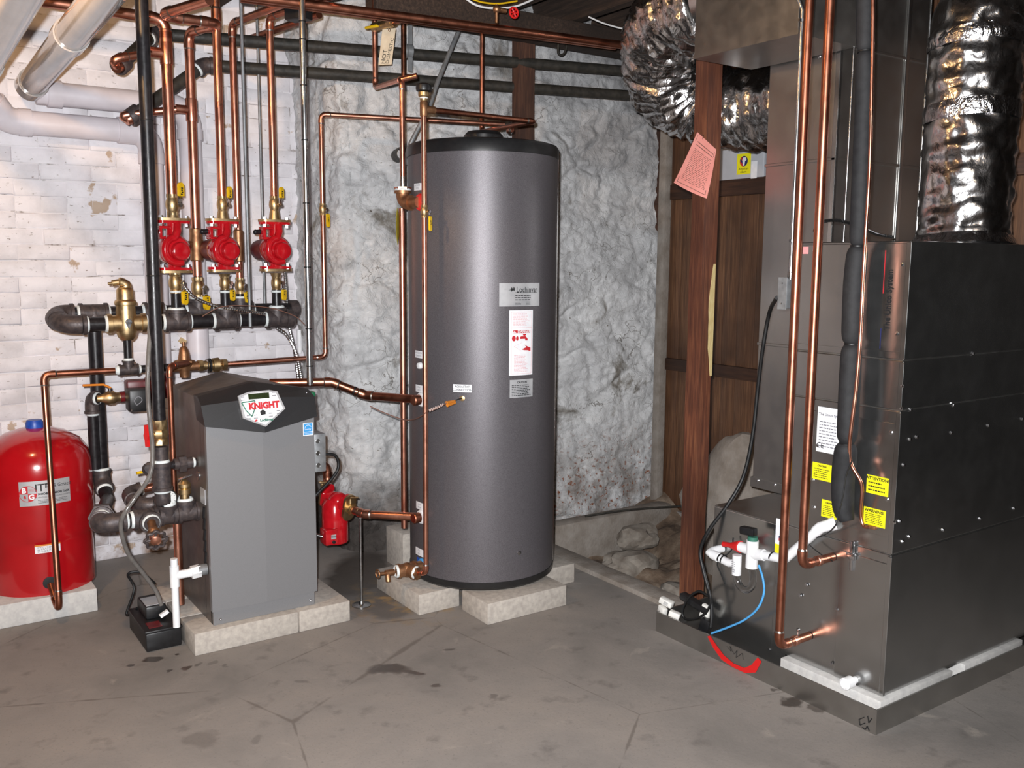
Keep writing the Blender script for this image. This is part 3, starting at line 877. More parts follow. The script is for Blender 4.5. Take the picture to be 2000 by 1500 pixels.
b = MB(); f.text(b, 'CAUTION', .011, 0, hz * .68, .0004, lift=.002); f.lines(b, -hw * .85, hw * .85, -hz * .85, hz * .45, 7, .42, .002, 9); b.build('lettering', 'print_black', lab, smooth=False)
f, hw, hz, b = tank_label(885, 751, 921, 766, '')
lab = b.build('aquastat_label', 'white_label', tk, angle=60)
b = MB(); f.text(b, 'AQUASTAT', .0125, 0, hz * .42, .0001, lift=.002); f.text(b, 'CONNECTION', .0125, 0, -hz * .42, .0001, lift=.002); b.build('lettering', 'print_black', lab, smooth=False)
for px, py, s1, s2 in ((816, 365, 'HOT WATER', 'OUTLET'), (818, 692, 'RECIRCULATION', 'CONNECTION'), (819, 759, 'BOILER', 'SUPPLY'), (820, 988, 'BOILER', 'RETURN'), (819, 1078, 'COLD', 'INLET')):
    f, hw, hz, b = tank_label(px - 7, py - 7, px + 7, py + 7, '')
    lab = b.build('port_label', 'white_label', tk, angle=60)
    b = MB(); f.text(b, s1, .010, 0, hz * .4, 0, lift=.002, sx=.7); f.text(b, s2, .010, 0, -hz * .4, 0, lift=.002, sx=.7); b.build('lettering', 'print_grey', lab, smooth=False)
f, hw, hz, b = tank_label(815, 1089, 822, 1102, ''); b.build('blue_sticker', 'blue_plastic', tk)
th, z = th_at(903, 778); aq = Vector((TX + TR * math.cos(th), TY + TR * math.sin(th), z)); nrm = Vector((math.cos(th), math.sin(th), 0))
MB().lathe([(.012, 0), (.012, .004), (.006, .006), (.0, .006)], aq, nrm, 12).build('aquastat_well', 'brass', tk)
th, z = th_at(1014, 1080); q = Vector((TX + TR * math.cos(th), TY + TR * math.sin(th), z))
MB().lathe([(.010, 0), (.010, .002), (.004, .003), (.0, .003)], q, (math.cos(th), math.sin(th), 0), 12).build('drain_plug', 'steel', tk)
# seam moulding down the right of the jacket
th, _ = th_at(1090, 700); q = Vector((TX + TR * math.cos(th), TY + TR * math.sin(th), 0))
MB().bx(q.x - .003, q.x + .003, q.y - .003, q.y + .003, TZ0 + .04, 1.945).build('seam', 'strut_chrome', tk, smooth=False)
PORT = {}
for key, px, py, r, m in (('hot', 818, 395, .036, 'red_plastic'), ('recirc', 817, 714, .014, 'pvc_white'), ('supply', 820, 780, .032, 'pvc_white'), ('ret', 820, 1009, .032, 'pvc_white'), ('cold', 822, 1105, .034, 'sky_blue')):
    th, z = th_at(px + 5, py); d = Vector((math.cos(th), math.sin(th), 0)); q = Vector((TX + TR * math.cos(th), TY + TR * math.sin(th), z)); PORT[key] = (q, d)
    MB().lathe([(r, -.004), (r, .008), (r * .86, .014), (r * .55, .015)], q, d, 24).build('port_collar', m, tk)

# ================================================================== EXPANSION TANK
EX, EY, ER, EZ = .532, 4.375, .217, .10
block('rough concrete block under the red expansion tank', .1, .705, 4.145, 4.70, 0, EZ, 'block_pale')
et = thing('expansion_tank', 'glossy red expansion tank standing on a concrete block', 'expansion tank', (EX, EY, EZ))
zt = .815
MB().lathe([(ER * .955, 0), (ER * .955, .215), (ER * .965, .23), (ER * 1.0, .255), (ER * 1.0, .49), (ER * .985, .54), (ER * .93, .585), (ER * .80, .627), (ER * .55, .662), (ER * .28, .68), (0, .685)], (EX, EY, EZ), (0, 0, 1), 64).build('shell', 'tank_red', et, angle=50)
MB().lathe([(.036, .680), (.036, .702), (.030, .715), (0, .717)], (EX, EY, EZ), (0, 0, 1), 10).build('valve_cap', 'blue_plastic', et)
MB().lathe([(.03, .0), (.03, .028), (.02, .035), (0, .035)], (EX - .165, EY - .06, EZ + .60), (-.6, -.2, 1), 10).build('side_cap', 'blue_plastic', et)
def eth(px, py, rad=ER):
    d = RGT * (px - 1000) + DWN * (py - 750) + FWD * F_PX
    ox, oy = -EX, -EY; a = d.x ** 2 + d.y ** 2; b = 2 * (ox * d.x + oy * d.y); c_ = ox * ox + oy * oy - rad ** 2
    t_ = (-b - math.sqrt(max(0, b * b - 4 * a * c_))) / (2 * a); q = EYE + d * t_
    return math.atan2(q.y - EY, q.x - EX), q.z
def ex_label(px0, py0, px1, py1):
    thc, zc = eth((px0 + px1) / 2, (py0 + py1) / 2); th0, _ = eth(px0, py0); th1, _ = eth(px1, py1)
    hz = abs(eth(px0, py0)[1] - eth(px0, py1)[1]) / 2; f = round_on(EX, EY, ER + .0006, thc, zc); hw = abs(th1 - th0) * ER / 2
    b = MB(); f.plate(b, -hw, hw, -hz, hz, .0012, 12); return f, hw, hz, b
f, hw, hz, b = ex_label(38, 938, 140, 986)
lab = b.build('brand_label', 'silver_label', et, angle=60)
bR, bW, bK = MB(), MB(), MB(); cx_ = -hw * .66; rr_ = hz * .66
for q0 in (90, 270):
    pts = [(cx_, 0)] + [(cx_ + rr_ * math.cos(math.radians(a)), rr_ * math.sin(math.radians(a))) for a in range(q0, q0 + 91, 15)]
    f.poly(bR, pts, .002)
for k in range(24):
    a0, a1 = 2 * PI * k / 24, 2 * PI * (k + 1) / 24
    f.poly(bR, [(cx_ + rr_ * math.cos(a0), rr_ * math.sin(a0)), (cx_ + rr_ * math.cos(a1), rr_ * math.sin(a1)), (cx_ + rr_ * .94 * math.cos(a1), rr_ * .94 * math.sin(a1)), (cx_ + rr_ * .94 * math.cos(a0), rr_ * .94 * math.sin(a0))], .002)
f.poly(bR, [(cx_ - rr_ * .5, -rr_ * .55), (cx_ - rr_ * .2, -rr_ * .55), (cx_ - rr_ * .25, -rr_ * .3), (cx_ - rr_ * .36, -rr_ * .12), (cx_ - rr_ * .5, -rr_ * .35)], .002)
f.lines(bR, cx_ + rr_ * .1, cx_ + rr_ * .8, rr_ * .25, rr_ * .6, 3, .3, .002, 2)
bR.build('emblem', 'print_red', lab, smooth=False)
f.text(bW, 'B', .030, cx_ - rr_ * .42, rr_ * .4, .001, lift=.0026); f.text(bW, 'G', .030, cx_ + rr_ * .38, -rr_ * .42, .001, lift=.0026); bW.build('emblem_letters', 'white_label', lab, smooth=False)
f.text(bK, 'ITT', .044, -hw * .08, hz * .42, .0005, lift=.002); f.text(bK, 'Bell & Gossett', .022, hw * .52, hz * .52, 0, lift=.002, sx=.82)
f.text(bK, 'MODEL', .012, -hw * .08, -hz * .08, .0005, lift=.002); f.text(bK, 'EXPANSION TANK', .012, hw * .5, -hz * .08, .0005, lift=.002, sx=.9)
f.text(bK, 'FOR HEATING AND COOLING SYSTEMS', .008, hw * .25, -hz * .35, 0, lift=.002); f.lines(bK, -hw * .3, hw * .2, -hz * .85, -hz * .52, 3, .3, .002, 3); f.lines(bK, hw * .35, hw * .9, -hz * .85, -hz * .52, 3, .3, .002, 6)
bK.build('lettering', 'print_black', lab, smooth=False)
f, hw, hz, b = ex_label(68, 1063, 119, 1079)
lab = b.build('warning_label', 'white_label', et, angle=60)
b = MB(); f.rect(b, -hw, hw, hz * .72, hz * 1.1, .002, 6); b.build('label_band', 'label_orange', lab, smooth=False)
b = MB(); f.lines(b, -hw * .8, hw * .8, -hz * .8, hz * .6, 5, .4, .002, 4); b.build('small_print', 'print_grey', lab, smooth=False)
th, z = eth(97, 1138, ER * .955); export = Vector((EX + ER * .955 * math.cos(th), EY + ER * .955 * math.sin(th), z)); exn = Vector((math.cos(th), math.sin(th), 0))
MB().lathe([(.026, -.006), (.026, .002), (.018, .003), (0, .0032)], export, exn, 20).build('port_recess', 'print_black', et)

# ================================================================== AIR HANDLER
UX, UY0, UY1, UX1 = 2.634, 1.666, 2.085, 3.66
# drain pan
pn = thing('drain_pan', 'low galvanised drain pan with a red paint stroke under the air handler', 'drain pan', (3.1, 2.15, 0))
PNX0, PNX1, PNY0, PNY1, PNH = 2.56, 3.78, 1.636, 2.655, .084
MB().bx(PNX0 + .006, PNX1 - .006, PNY0 + .006, PNY1 - .006, .001, .006).build('pan_floor', 'galvanised_dull', pn, smooth=False)
for x0, x1, y0, y1 in ((PNX0, PNX0 + .006, PNY0, PNY1), (PNX1 - .006, PNX1, PNY0, PNY1), (PNX0 + .006, PNX1 - .006, PNY0, PNY0 + .006), (PNX0 + .006, PNX1 - .006, PNY1 - .006, PNY1)):
    MB().bx(x0, x1, y0, y1, 0, PNH).build('pan_wall', 'galvanised_dull', pn, smooth=False)
ff = flat_on((PNX0, 0, 0), (0, -1, 0), (0, 0, 1))
def ffp(px, py): q = at(px, py, X=PNX0); return (-q.y, min(max(q.z, .003), PNH - .001))
red = MB(); rr = random.Random(3)
cl = [ffp(*p) for p in ((1385, 1236), (1396, 1262), (1412, 1284), (1432, 1300), (1455, 1312), (1472, 1306), (1484, 1288))]
wds = (.010, .011, .012, .010, .014, .015, .010)
strip = []
for i in range(len(cl)):
    p0 = Vector(cl[max(0, i - 1)]); p1 = Vector(cl[min(len(cl) - 1, i + 1)]); d = (p1 - p0).normalized(); nn = Vector((-d.y, d.x))
    strip.append((Vector(cl[i]) + nn * wds[i], Vector(cl[i]) - nn * wds[i]))
for (a, b), (c_, d_) in zip(strip, strip[1:]):
    ff.poly(red, [(q[0], min(max(q[1], .002), PNH)) for q in (tuple(a), tuple(c_), tuple(d_), tuple(b))], .0012)
red.build('paint_stroke', 'red_plastic', pn, smooth=False)
hw_ = MB()
def scribble(mb, f, pts, w_=.0014, lift=.0016):
    for (a0, b0), (a1, b1) in zip(pts, pts[1:]):
        dx, dy = a1 - a0, b1 - b0; L = math.hypot(dx, dy) or 1; ox, oy = -dy / L * w_, dx / L * w_
        f.poly(mb, [(a0 - ox, b0 - oy), (a1 - ox, b1 - oy), (a1 + ox, b1 + oy), (a0 + ox, b0 + oy)], lift)
scribble(hw_, ff, [ffp(*p) for p in ((1420, 1262), (1428, 1272), (1426, 1262), (1434, 1278), (1440, 1270), (1438, 1284), (1450, 1276), (1452, 1288))], .0008)
hw_.build('handwriting', 'print_black', pn, smooth=False)
hw_ = MB()
scribble(hw_, ff, [ffp(*p) for p in ((1688, 1401), (1678, 1405), (1680, 1416), (1690, 1412))]); scribble(hw_, ff, [ffp(*p) for p in ((1695, 1398), (1697, 1412), (1703, 1403))]); scribble(hw_, ff, [ffp(*p) for p in ((1684, 1420), (1690, 1426), (1694, 1418), (1698, 1428))])
hw_.build('handwriting', 'print_black', pn, smooth=False)

for lb, x0, x1, y0, y1 in (('pale concrete block under the near corner of the air handler', 2.60, 3.02, 1.650, 2.055), ('pale concrete block under the right side of the air handler', 3.10, 3.5, 1.650, 2.055)):
    block(lb, x0, x1, y0, y1, .007, .097, 'block_pale')

ah = thing('air_handler', 'tall galvanised air handler cabinet standing on blocks in the drain pan', 'air handler', ((UX + UX1) / 2, (UY0 + UY1) / 2, .098))
SEC = ((.098, .576), (.579, 1.044), (1.047, 1.203), (1.206, 1.575))
for z0, z1 in SEC:
    MB().bx(UX, UX1, UY0, UY1, z0, z1, .003).build('cabinet_section', 'galvanised', ah, smooth=False)
MB().bx(UX + .006, UX1 - .006, UY0 + .006, UY1 - .006, .1, 1.57).build('cabinet_core', 'galvanised_dull', ah, smooth=False)
uf = flat_on((UX, 0, 0), (0, -1, 0), (0, 0, 1))
def ufp(px, py): q = at(px, py, X=UX); return -q.y, q.z
def panel(px0, py0, px1, py1, t_=.004, name='access_panel'):
    a0, b1 = ufp(px0, py0); a1, b0 = ufp(px1, py1)
    b = MB().box((UX - t_ / 2, -(a0 + a1) / 2, (b0 + b1) / 2), (t_, abs(a1 - a0), b1 - b0), None, .0015)
    return b.build(name, 'galvanised', ah, smooth=False)
panel(1562, 478, 1768, 690)
panel(1582, 800, 1742, 1052)
a_, _ = ufp(1636, 1200)
MB().bx(UX - .005, UX, UY0, -a_, .10, .545, .001).build('access_panel', 'galvanised', ah, smooth=False)
# hems along the vertical corner
for z0, z1 in SEC: MB().bx(UX - .006, UX + .004, UY0 - .005, UY0 + .012, z0 + .004, z1 - .004, .0015).build('corner_hem', 'galvanised', ah, smooth=False)
def screw(parent, p, n, r=.006, m='chrome'):
    return MB().lathe([(r * 1.3, 0), (r * 1.3, .0015), (r, .0018), (r * .9, .005), (0, .0055)], p, n, 8).build('screw', m, parent)
for px, py in ((1777, 858), (1790, 853), (1858, 845), (1930, 831), (1996, 818), (1765, 908), (1757, 1018), (1763, 1058), (1776, 1048), (1842, 1035), (1914, 1013), (1980, 993), (1778, 800), (1862, 791), (1900, 690)):
    q = at(px, py, Y=UY0); screw(ah, q, (0, -1, 0), .0055)
for px, py in ((1740, 845), (1763, 754), (1761, 798), (1732, 975), (1597, 870), (1587, 937), (1589, 991), (1747, 1020), (1635, 1190), (1575, 1142), (1563, 1163), (1624, 1295), (1762, 517), (1752, 652)):
    q = at(px, py, X=UX - .004); screw(ah, q, (-1, 0, 0), .005)
# latch at the lower section
lt = at(1667, 1085, X=UX); MB().box((UX - .009, lt.y, lt.z), (.012, .014, .10), None, .003).box((UX - .013, lt.y, lt.z + .0), (.014, .032, .022), None, .003).build('latch', 'chrome', ah)
# drain stub
q = at(1672, 1327, X=UX); MB().lathe([(.012, -.02), (.012, .03), (.0205, .03), (.0205, .062), (.016, .064), (.016, .05), (0, .05)], q, (-1, 0, 0), 18).build('drain_stub', 'pvc_white', ah)
# printed name and stickers
b = MB(); a, z = ufp(1737, 586); uf.text(b, 'The Unico System', .030, a, z, .0006, lift=.0056, sx=.86, rot=PI / 2 - .0); nm = b.build('lettering', 'print_black', ah, smooth=False)
b = MB(); uf.rect(b, a - .021, a - .0185, z + .02, z + .155, .0056); b.build('red_rule', 'print_red', ah, smooth=False)
b = MB(); uf.rect(b, a - .021, a - .0185, z - .155, z - .09, .0056); b.build('blue_rule', 'print_navy', ah, smooth=False)
def ulabel(px0, py0, px1, py1, m, head=None, n=5, seed=0, lift=.0045, hs=.014):
    ax, bx_ = ufp((px0 + px1) / 2, (py0 + py1) / 2); wv = abs(ufp(px1, (py0 + py1) / 2)[0] - ufp(px0, (py0 + py1) / 2)[0]) / 2; hv = abs(ufp((px0 + px1) / 2, py0)[1] - ufp((px0 + px1) / 2, py1)[1]) / 2
    f = flat_on(uf.f(ax, bx_, lift), (0, -1, 0), (0, 0, 1)); b = MB(); f.plate(b, -wv, wv, -hv, hv, .001, 1); lab = b.build('sticker', m, ah, smooth=False)
    b = MB()
    if head: f.text(b, head, hs, 0, hv * .68, .0005, lift=.0016)
    f.lines(b, -wv * .82, wv * .82, -hv * .8, hv * (.42 if head else .8), n, .34, .0016, seed)
    b.build('small_print', 'print_black' if m != 'white_label' else 'print_grey', lab, smooth=False)
    return f, wv, hv, lab
f, wv, hv, lab = ulabel(1597, 797, 1650, 886, 'white_label', 'The Unico System', 9, 1, hs=.013)
b = MB(); f.text(b, 'CE', .026, -wv * .7, -hv * .72, 0, lift=.0018); b.build('mark', 'print_black', lab, smooth=False)
ulabel(1588, 905, 1626, 938, 'label_yellow', 'CAUTION', 5, 2, hs=.008)
ulabel(1606, 978, 1640, 1012, 'label_yellow', 'CAUTION', 6, 3, hs=.008)
ulabel(1694, 930, 1737, 966, 'label_yellow', 'ATTENTION!', 3, 4)
ulabel(1688, 993, 1731, 1027, 'label_yellow', 'WARNING!', 6, 5)
q = at(1573, 489, X=UX - .004); MB().bx(UX - .006, UX - .004, q.y - .012, q.y + .012, q.z - .012, q.z + .012).build('sticker', 'pink_foam', ah, smooth=False)

# return air box and tall duct behind
rb = thing('return_box', 'low square galvanised return box behind the condensate trap', 'duct box', (2.9, 2.31, .008))
MB().bx(2.68, 3.40, 2.15, 2.47, .008, .552, .003).build('box_body', 'galvanised', rb, smooth=False)
MB().bx(2.676, 2.69, 2.085 + .01, 2.16, .008, .556, .002).build('corner_flange', 'galvanised', rb, smooth=False)
MB().bx(2.68, 3.40, 2.15, 2.47, .553, .556).build('top_sheet', 'galvanised_dull', rb, smooth=False)
for px, py in ((1514, 1036), (1503, 1268)): screw(rb, at(px, py, X=2.676), (-1, 0, 0), .005)
q = at(1525, 1030, X=2.675); b = MB().bx(2.672, 2.677, q.y - .05, q.y + .02, q.z - .115, q.z + .03); cs = b.build('control_sticker', 'white_label', rb, smooth=False)
MB().bx(2.671, 2.673, q.y - .05, q.y + .02, q.z - .115, q.z - .065).build('sticker_band', 'label_yellow', cs, smooth=False)
MB().bx(2.671, 2.673, q.y - .012, q.y + .004, q.z - .05, q.z - .04).build('flag_stripes', 'print_red', cs, smooth=False)
MB().bx(2.671, 2.673, q.y - .004, q.y + .004, q.z - .04, q.z - .032).build('flag_canton', 'print_navy', cs, smooth=False)

CX0, CX1, CY0, CY1 = 3.05, 3.62, 2.27, 2.60
cd = thing('duct_riser', 'tall square galvanised duct rising behind the air handler', 'duct', (3.33, 2.43, .557))
cuts = (.557, 1.17, 1.9, 2.32, 2.78)
for z0, z1 in zip(cuts, cuts[1:]):
    MB().bx(CX0, CX1, CY0, CY1, z0 + .001, z1 - .001, .002).build('duct_section', 'galvanised_dull', cd, smooth=False)
for z in cuts[1:-1]: MB().bx(CX0 - .006, CX1, CY0 - .006, CY1 + .003, z - .006, z + .006, .002).build('drive_cleat', 'galvanised_dull', cd, smooth=False)
MB().bx(CX0 - .012, CX1, CY0 - .01, CY1 + .003, .557, .60, .002).build('base_flange', 'galvanised_dull', cd, smooth=False)
for px, py in ((1480, 939), (1513, 947)): screw(cd, at(px, py, X=CX0 - .012), (-1, 0, 0), .005)
MB().bx(CX0 - .006, CX0 + .01, CY0 - .008, CY0 + .012, .6, 2.78, .002).build('corner_seam', 'galvanised', cd, smooth=False)
q = at(1770, 120, Y=CY0); MB().bx(q.x - .012, q.x + .012, CY0 - .008, CY0, .6, 2.78, .003).build('standing_seam', 'galvanised', cd, smooth=False)

hx = thing('duct_elbow_box', 'galvanised plenum box overhead between the foil flex duct and the tall duct', 'duct box', (2.87, 2.44, 2.30))
HB = (2.70, 3.03, 2.185, 2.68, 2.295, 2.78)
MB().bx(*HB, .002).build('box_body', 'galvanised_dull', hx, smooth=False)
MB().bx(HB[0] - .004, HB[1], HB[2] - .004, HB[3], HB[4] - .004, HB[4] + .012).build('bottom_hem', 'galvanised_dull', hx, smooth=False)
MB().lathe([(.175, 0), (.175, .06)], (2.885, HB[3], 2.57), (0, 1, 0), 32, caps=False).build('collar', 'galvanised', hx)
for px, py in ((1590, 97), (1600, 110)): screw(cd, at(px, py, X=CX0 - .006), (-1, 0, 0), .006)

# foil ducts
def flexduct(mb, pts, r, n_per, rings, seed, wr=.012, ang=40, ridge=.006, squash=1):
    sp_ = spline(pts, n_per); mb.path(sp_, r, ang, True)
    # wrinkle the skin in place: pull every vertex along its ring radius
    L = len(sp_)
    base = len(mb.v) - L * ang
    for i in range(L):
        for k in range(ang):
            v = mb.v[base + i * ang + k]; cpt = sp_[i]; d = v - cpt
            a = 2 * PI * k / ang
            w_ = wr * noise.fractal(Vector((math.cos(a) * 3.2, math.sin(a) * 3.2, i * .23 + seed)), 1, 2.1, 4)
            w_ += ridge * math.sin(i * PI * 2 / rings)
            w_ += .5 * wr * abs(noise.noise(Vector((math.cos(a) * 9, math.sin(a) * 9, i * .5 + seed))))
            mb.v[base + i * ang + k] = cpt + d * (1 + w_ / r)
    return mb
fdl = thing('flex_duct', 'wrinkled foil flex duct looping down behind the wood post', 'flex duct', (3.1, 3.1, 2.1))
flexduct(MB(), [(2.885, 2.745, 2.57), (2.90, 2.92, 2.57), (2.95, 3.10, 2.53), (3.05, 3.24, 2.43), (3.18, 3.30, 2.32), (3.31, 3.26, 2.27), (3.40, 3.10, 2.22), (3.42, 2.90, 2.205), (3.42, 2.665, 2.21)], .178, 14, 4, 3.3, .017, 60, .007).build('foil_sleeve', 'foil', fdl, angle=65)
dv = thing('foil_duct', 'upright foil wrapped round duct on top of the air handler', 'flex duct', (3.22, 1.862, 1.577))
zz = [1.579, 1.62, 1.70, 1.80, 1.90, 2.0, 2.1, 2.2, 2.30, 2.38]
pth = [(3.262, 1.862, z) for z in zz[:-1]] + [(3.275, 1.855, 2.38), (3.33, 1.81, 2.47), (3.43, 1.73, 2.53), (3.55, 1.60, 2.55), (3.7, 1.40, 2.56)]
flexduct(MB(), pth, .152, 9, 7, 8.1, ( .010), 64, .0012).build('foil_sleeve', 'foil_smooth', dv, angle=65)
for z, h_ in ((1.58, .035), (2.01, .06), (2.26, .05)):
    b = MB(); n_ = 48; vs = []; fs = []
    for j in range(5):
        for k in range(n_):
            a = 2 * PI * k / n_; rr_ = .157 + (.022 * (1 - j / 4) if z < 1.6 else .004 * math.sin(PI * j / 4)) + .007 * noise.noise(Vector((math.cos(a) * 5, math.sin(a) * 5, z * 9 + j)))
            vs.append((3.262 + rr_ * math.cos(a), 1.862 + rr_ * math.sin(a), z + h_ * j / 4 + .006 * math.sin(a * 2)))
    for j in range(4):
        for k in range(n_): fs.append((j * n_ + k, j * n_ + (k + 1) % n_, (j + 1) * n_ + (k + 1) % n_, (j + 1) * n_ + k))
    b.add(vs, fs).build('foil_tape_band', 'foil_tape', dv, angle=65)

# ================================================================== PLUMBING HELPERS
def V(*a): return Vector(a)
def pipe_run(name, label, pts, r, m='copper', cat='pipe', style='copper', bend=None, grp=None, couplings=(), parent=None, cap_end=False):
    """straight pipes and elbows along a polyline; copper elbows get solder rings, iron ones rims and tape"""
    pts = [Vector(p) for p in pts]
    root = parent or thing(name, label, cat, pts[0], grp)
    n = len(pts); bend = bend or (r * 2.4 if style != 'iron' else r * 2.3)
    ends = []
    for i in range(n - 1):
        a, b = pts[i], pts[i + 1]; d = (b - a).normalized(); a2, b2 = a, b
        if i > 0:
            d0 = (a - pts[i - 1]).normalized(); an = d0.angle(d); a2 = a + d * min(bend * math.tan(an / 2), (b - a).length * .48)
        if i < n - 2:
            d1 = (pts[i + 2] - b).normalized(); an = d.angle(d1); b2 = b - d * min(bend * math.tan(an / 2), (b - a).length * .48)
        MB().cyl(a2, b2, r, 18).build('pipe', m, root); ends.append((a2, b2, d))
    for i in range(1, n - 1):
        p0 = ends[i - 1][1]; p1 = ends[i][0]; d0 = ends[i - 1][2]; d1 = ends[i][2]
        an = d0.angle(d1)
        if an < .02: continue
        ctrl = pts[i]; arc = [p0.lerp(ctrl, t_).lerp(ctrl.lerp(p1, t_), t_) for t_ in [k / 8 for k in range(9)]]
        if style == 'copper':
            e = MB().path(arc, r * 1.1, 18)
            e.cyl(p0 - d0 * r * 1.1, p0 + d0 * r * .1, r * 1.16, 18); e.cyl(p1 - d1 * r * .1, p1 + d1 * r * 1.1, r * 1.16, 18)
            el = e.build('elbow', m, root)
            for p, d in ((p0 - d0 * r * 1.1, -d0), (p1 + d1 * r * 1.1, d1)): MB().lathe([(r * 1.16, 0), (r * 1.12, .002), (r * 1.01, .006)], p, d, 18, caps=False).build('solder_ring', 'solder', el)
        elif style == 'iron':
            el = iron_elbow(root, p0, ctrl, p1, d0, d1, r)
        elif style == 'pvc':
            e = MB().path(arc, r * 1.08, 24); e.cyl(p0 - d0 * r * .9, p0 + d0 * .002, r * 1.14, 24); e.cyl(p1 - d1 * .002, p1 + d1 * r * .9, r * 1.14, 24)
            e.build('elbow', m, root)
        else:
            MB().path(arc, r, 14, caps=False).build('bend', m, root)
    for p, d in couplings:
        p = Vector(p); d = Vector(d).normalized()
        cpl = MB().lathe([(r * 1.02, -r * 1.5), (r * 1.16, -r * 1.4), (r * 1.16, r * 1.4), (r * 1.02, r * 1.5)], p, d, 18, caps=False).build('coupling', m, root)
        for sgn in (-1, 1): MB().lathe([(r * 1.165, 0), (r * 1.13, .003), (r * 1.01, .008)], p + d * sgn * r * 1.4, d * sgn, 18, caps=False).build('solder_ring', 'solder', cpl)
    return root
def rim_prof(r, L): return [(r * 1.28, 0), (r * 1.28, L - r * .5), (r * 1.46, L - r * .46), (r * 1.46, L), (r * 1.05, L)]
def iron_elbow(root, p0, ctrl, p1, d0, d1, r, tape=True):
    arc = [p0.lerp(ctrl, t_).lerp(ctrl.lerp(p1, t_), t_) for t_ in [k / 8 for k in range(9)]]
    e = MB().path(arc, r * 1.3, 20)
    e.lathe(rim_prof(r, r * .55), p0, -d0, 20); e.lathe(rim_prof(r, r * .55), p1, d1, 20)
    el = e.build('elbow', 'iron_fitting', root)
    if tape:
        for p, d in ((p0, -d0), (p1, d1)): tape_ring(el, p + d * r * .55, d, r)
    return el
def tape_ring(parent, p, d, r, L=.010): return MB().lathe([(r * 1.18, 0), (r * 1.16, L * .6), (r * 1.03, L)], p, d, 18, caps=False).build('tape_ring', 'tape', parent)
def iron_tee(root, c, axes, r, L=None, m='iron_fitting', tape=True):
    """fitting with an arm along every given direction"""
    L = L or r * 2.1; c = Vector(c); e = MB()
    e.sphere(c, r * 1.3, 18, 10)
    for d in axes: e.lathe(rim_prof(r, L), c, Vector(d), 20)
    t_ = e.build('tee', m, root)
    if tape:
        for d in axes: tape_ring(t_, c + Vector(d).normalized() * L, Vector(d), r)
    return t_
def vpt(px, py, Y): q = at(px, py, Y=Y); return q.x, q.y, q.z

def ball_valve(label, c, size, up, face, grp=None, body='brass', hand='yellow', scribe=True, hl=1.0, name='ball_valve'):
    """in-line ball valve on an upright pipe: local Z along the pipe, -Y toward the stem"""
    s = size; root = thing(name, label, 'valve', c, grp, facing(face))
    MB().lathe([(s * .9, -s * 2.3), (s * 1.2, -s * 2.3), (s * 1.2, -s * 1.5), (s * 1.14, -s * 1.4), (s * 1.36, -s * .8), (s * 1.45, 0), (s * 1.36, s * .8), (s * 1.14, s * 1.4), (s * 1.2, s * 1.5), (s * 1.2, s * 2.3), (s * .9, s * 2.3)], (0, 0, 0), (0, 0, 1), 16).build('body', body, root, local=True)
    MB().hex((0, 0, -s * 2.3), (0, 0, -s * 1.55), s * 1.28).hex((0, 0, s * 1.55), (0, 0, s * 2.3), s * 1.28).build('end_nuts', body, root, local=True)['kind'] = 'stuff'
    MB().cyl((0, 0, 0), (0, -s * 2.0, 0), s * .6, 12).build('stem', body, root, local=True)
    MB().hex((0, -s * 2.0, 0), (0, -s * 2.5, 0), s * .62).build('stem_nut', 'chrome', root, local=True)
    k = 1 if up else -1
    h = MB(); h.box((0, -s * 2.05, k * s * .7), (s * .9, s * .18, s * 1.8)); h.box((0, -s * 2.3, k * s * 1.75), (s * .9, s * .18, s * .9), Matrix.Rotation(-k * .6, 3, 'X'))
    hd = h.build('handle', 'chrome', root, local=True, smooth=False)
    g = []
    L = s * 2.3 * hl; w_ = s * .78
    for a in range(0, 181, 30): g.append((w_ * math.cos(math.radians(a)), L + w_ * math.sin(math.radians(a))))
    g += [(-w_, s * 0.1), (w_, s * 0.1)]
    gm = MB().prism([(a, b * k) for a, b in g], (0, -s * 2.55, k * s * 1.75), (1, 0, 0), (0, 0, 1), (0, -1, 0), -s * .32, s * .32)
    gp = gm.build('grip', hand, hd, local=True, smooth=False)
    if scribe:
        b = MB(); rr = random.Random(len(label)); z0 = k * (s * 1.75 + L * .5)
        for i in range(4):
            z = z0 + (i - 1.5) * s * .45; b.box((rr.uniform(-.12, .12) * s, -s * 2.55 - s * .33, z), (s * rr.uniform(.35, .7), s * .05, s * .3))
        b.build('lettering', 'print_black', gp, local=True, smooth=False)['kind'] = 'stuff'
    return root

# ================================================================== BOILER PIPING, LEFT
MY, RY = 4.20, 4.36           # front and rear manifold lines
fm0 = V(*vpt(150, 645, MY)); fm1 = V(*vpt(548, 613, MY)); MZ = (fm0.z + fm1.z) / 2
SX = [at(px, 618, Y=MY).x for px in (345, 441, 541)]
RX = [at(px, 606, Y=RY).x for px in (388, 470)]
RZ = hgt(607, RX[0], RY)
r2 = .0305
mf = thing('front_manifold', 'black iron manifold with three tees below the red pumps', 'manifold', (SX[0], MY, MZ))
xs_ = [fm0.x, at(247, 636, Y=MY).x] + SX
for a, b in ((xs_[0] + .02, xs_[1]), (xs_[1], xs_[2]), (xs_[2], xs_[3]), (xs_[3], xs_[4] + .01)):
    MB().cyl((a, MY, MZ), (b, MY, MZ), r2, 22).build('pipe', 'iron_pipe', mf)
for x in SX: iron_tee(mf, (x, MY, MZ), ((1, 0, 0), (-1, 0, 0), (0, 0, 1)), r2, r2 * 1.75)
MB().lathe([(r2 * 1.4, 0), (r2 * 1.4, .02), (r2 * 1.1, .028), (0, .03)], (SX[2] + r2 * 1.75, MY, MZ), (1, 0, 0), 18).build('end_plug', 'iron_fitting', mf)
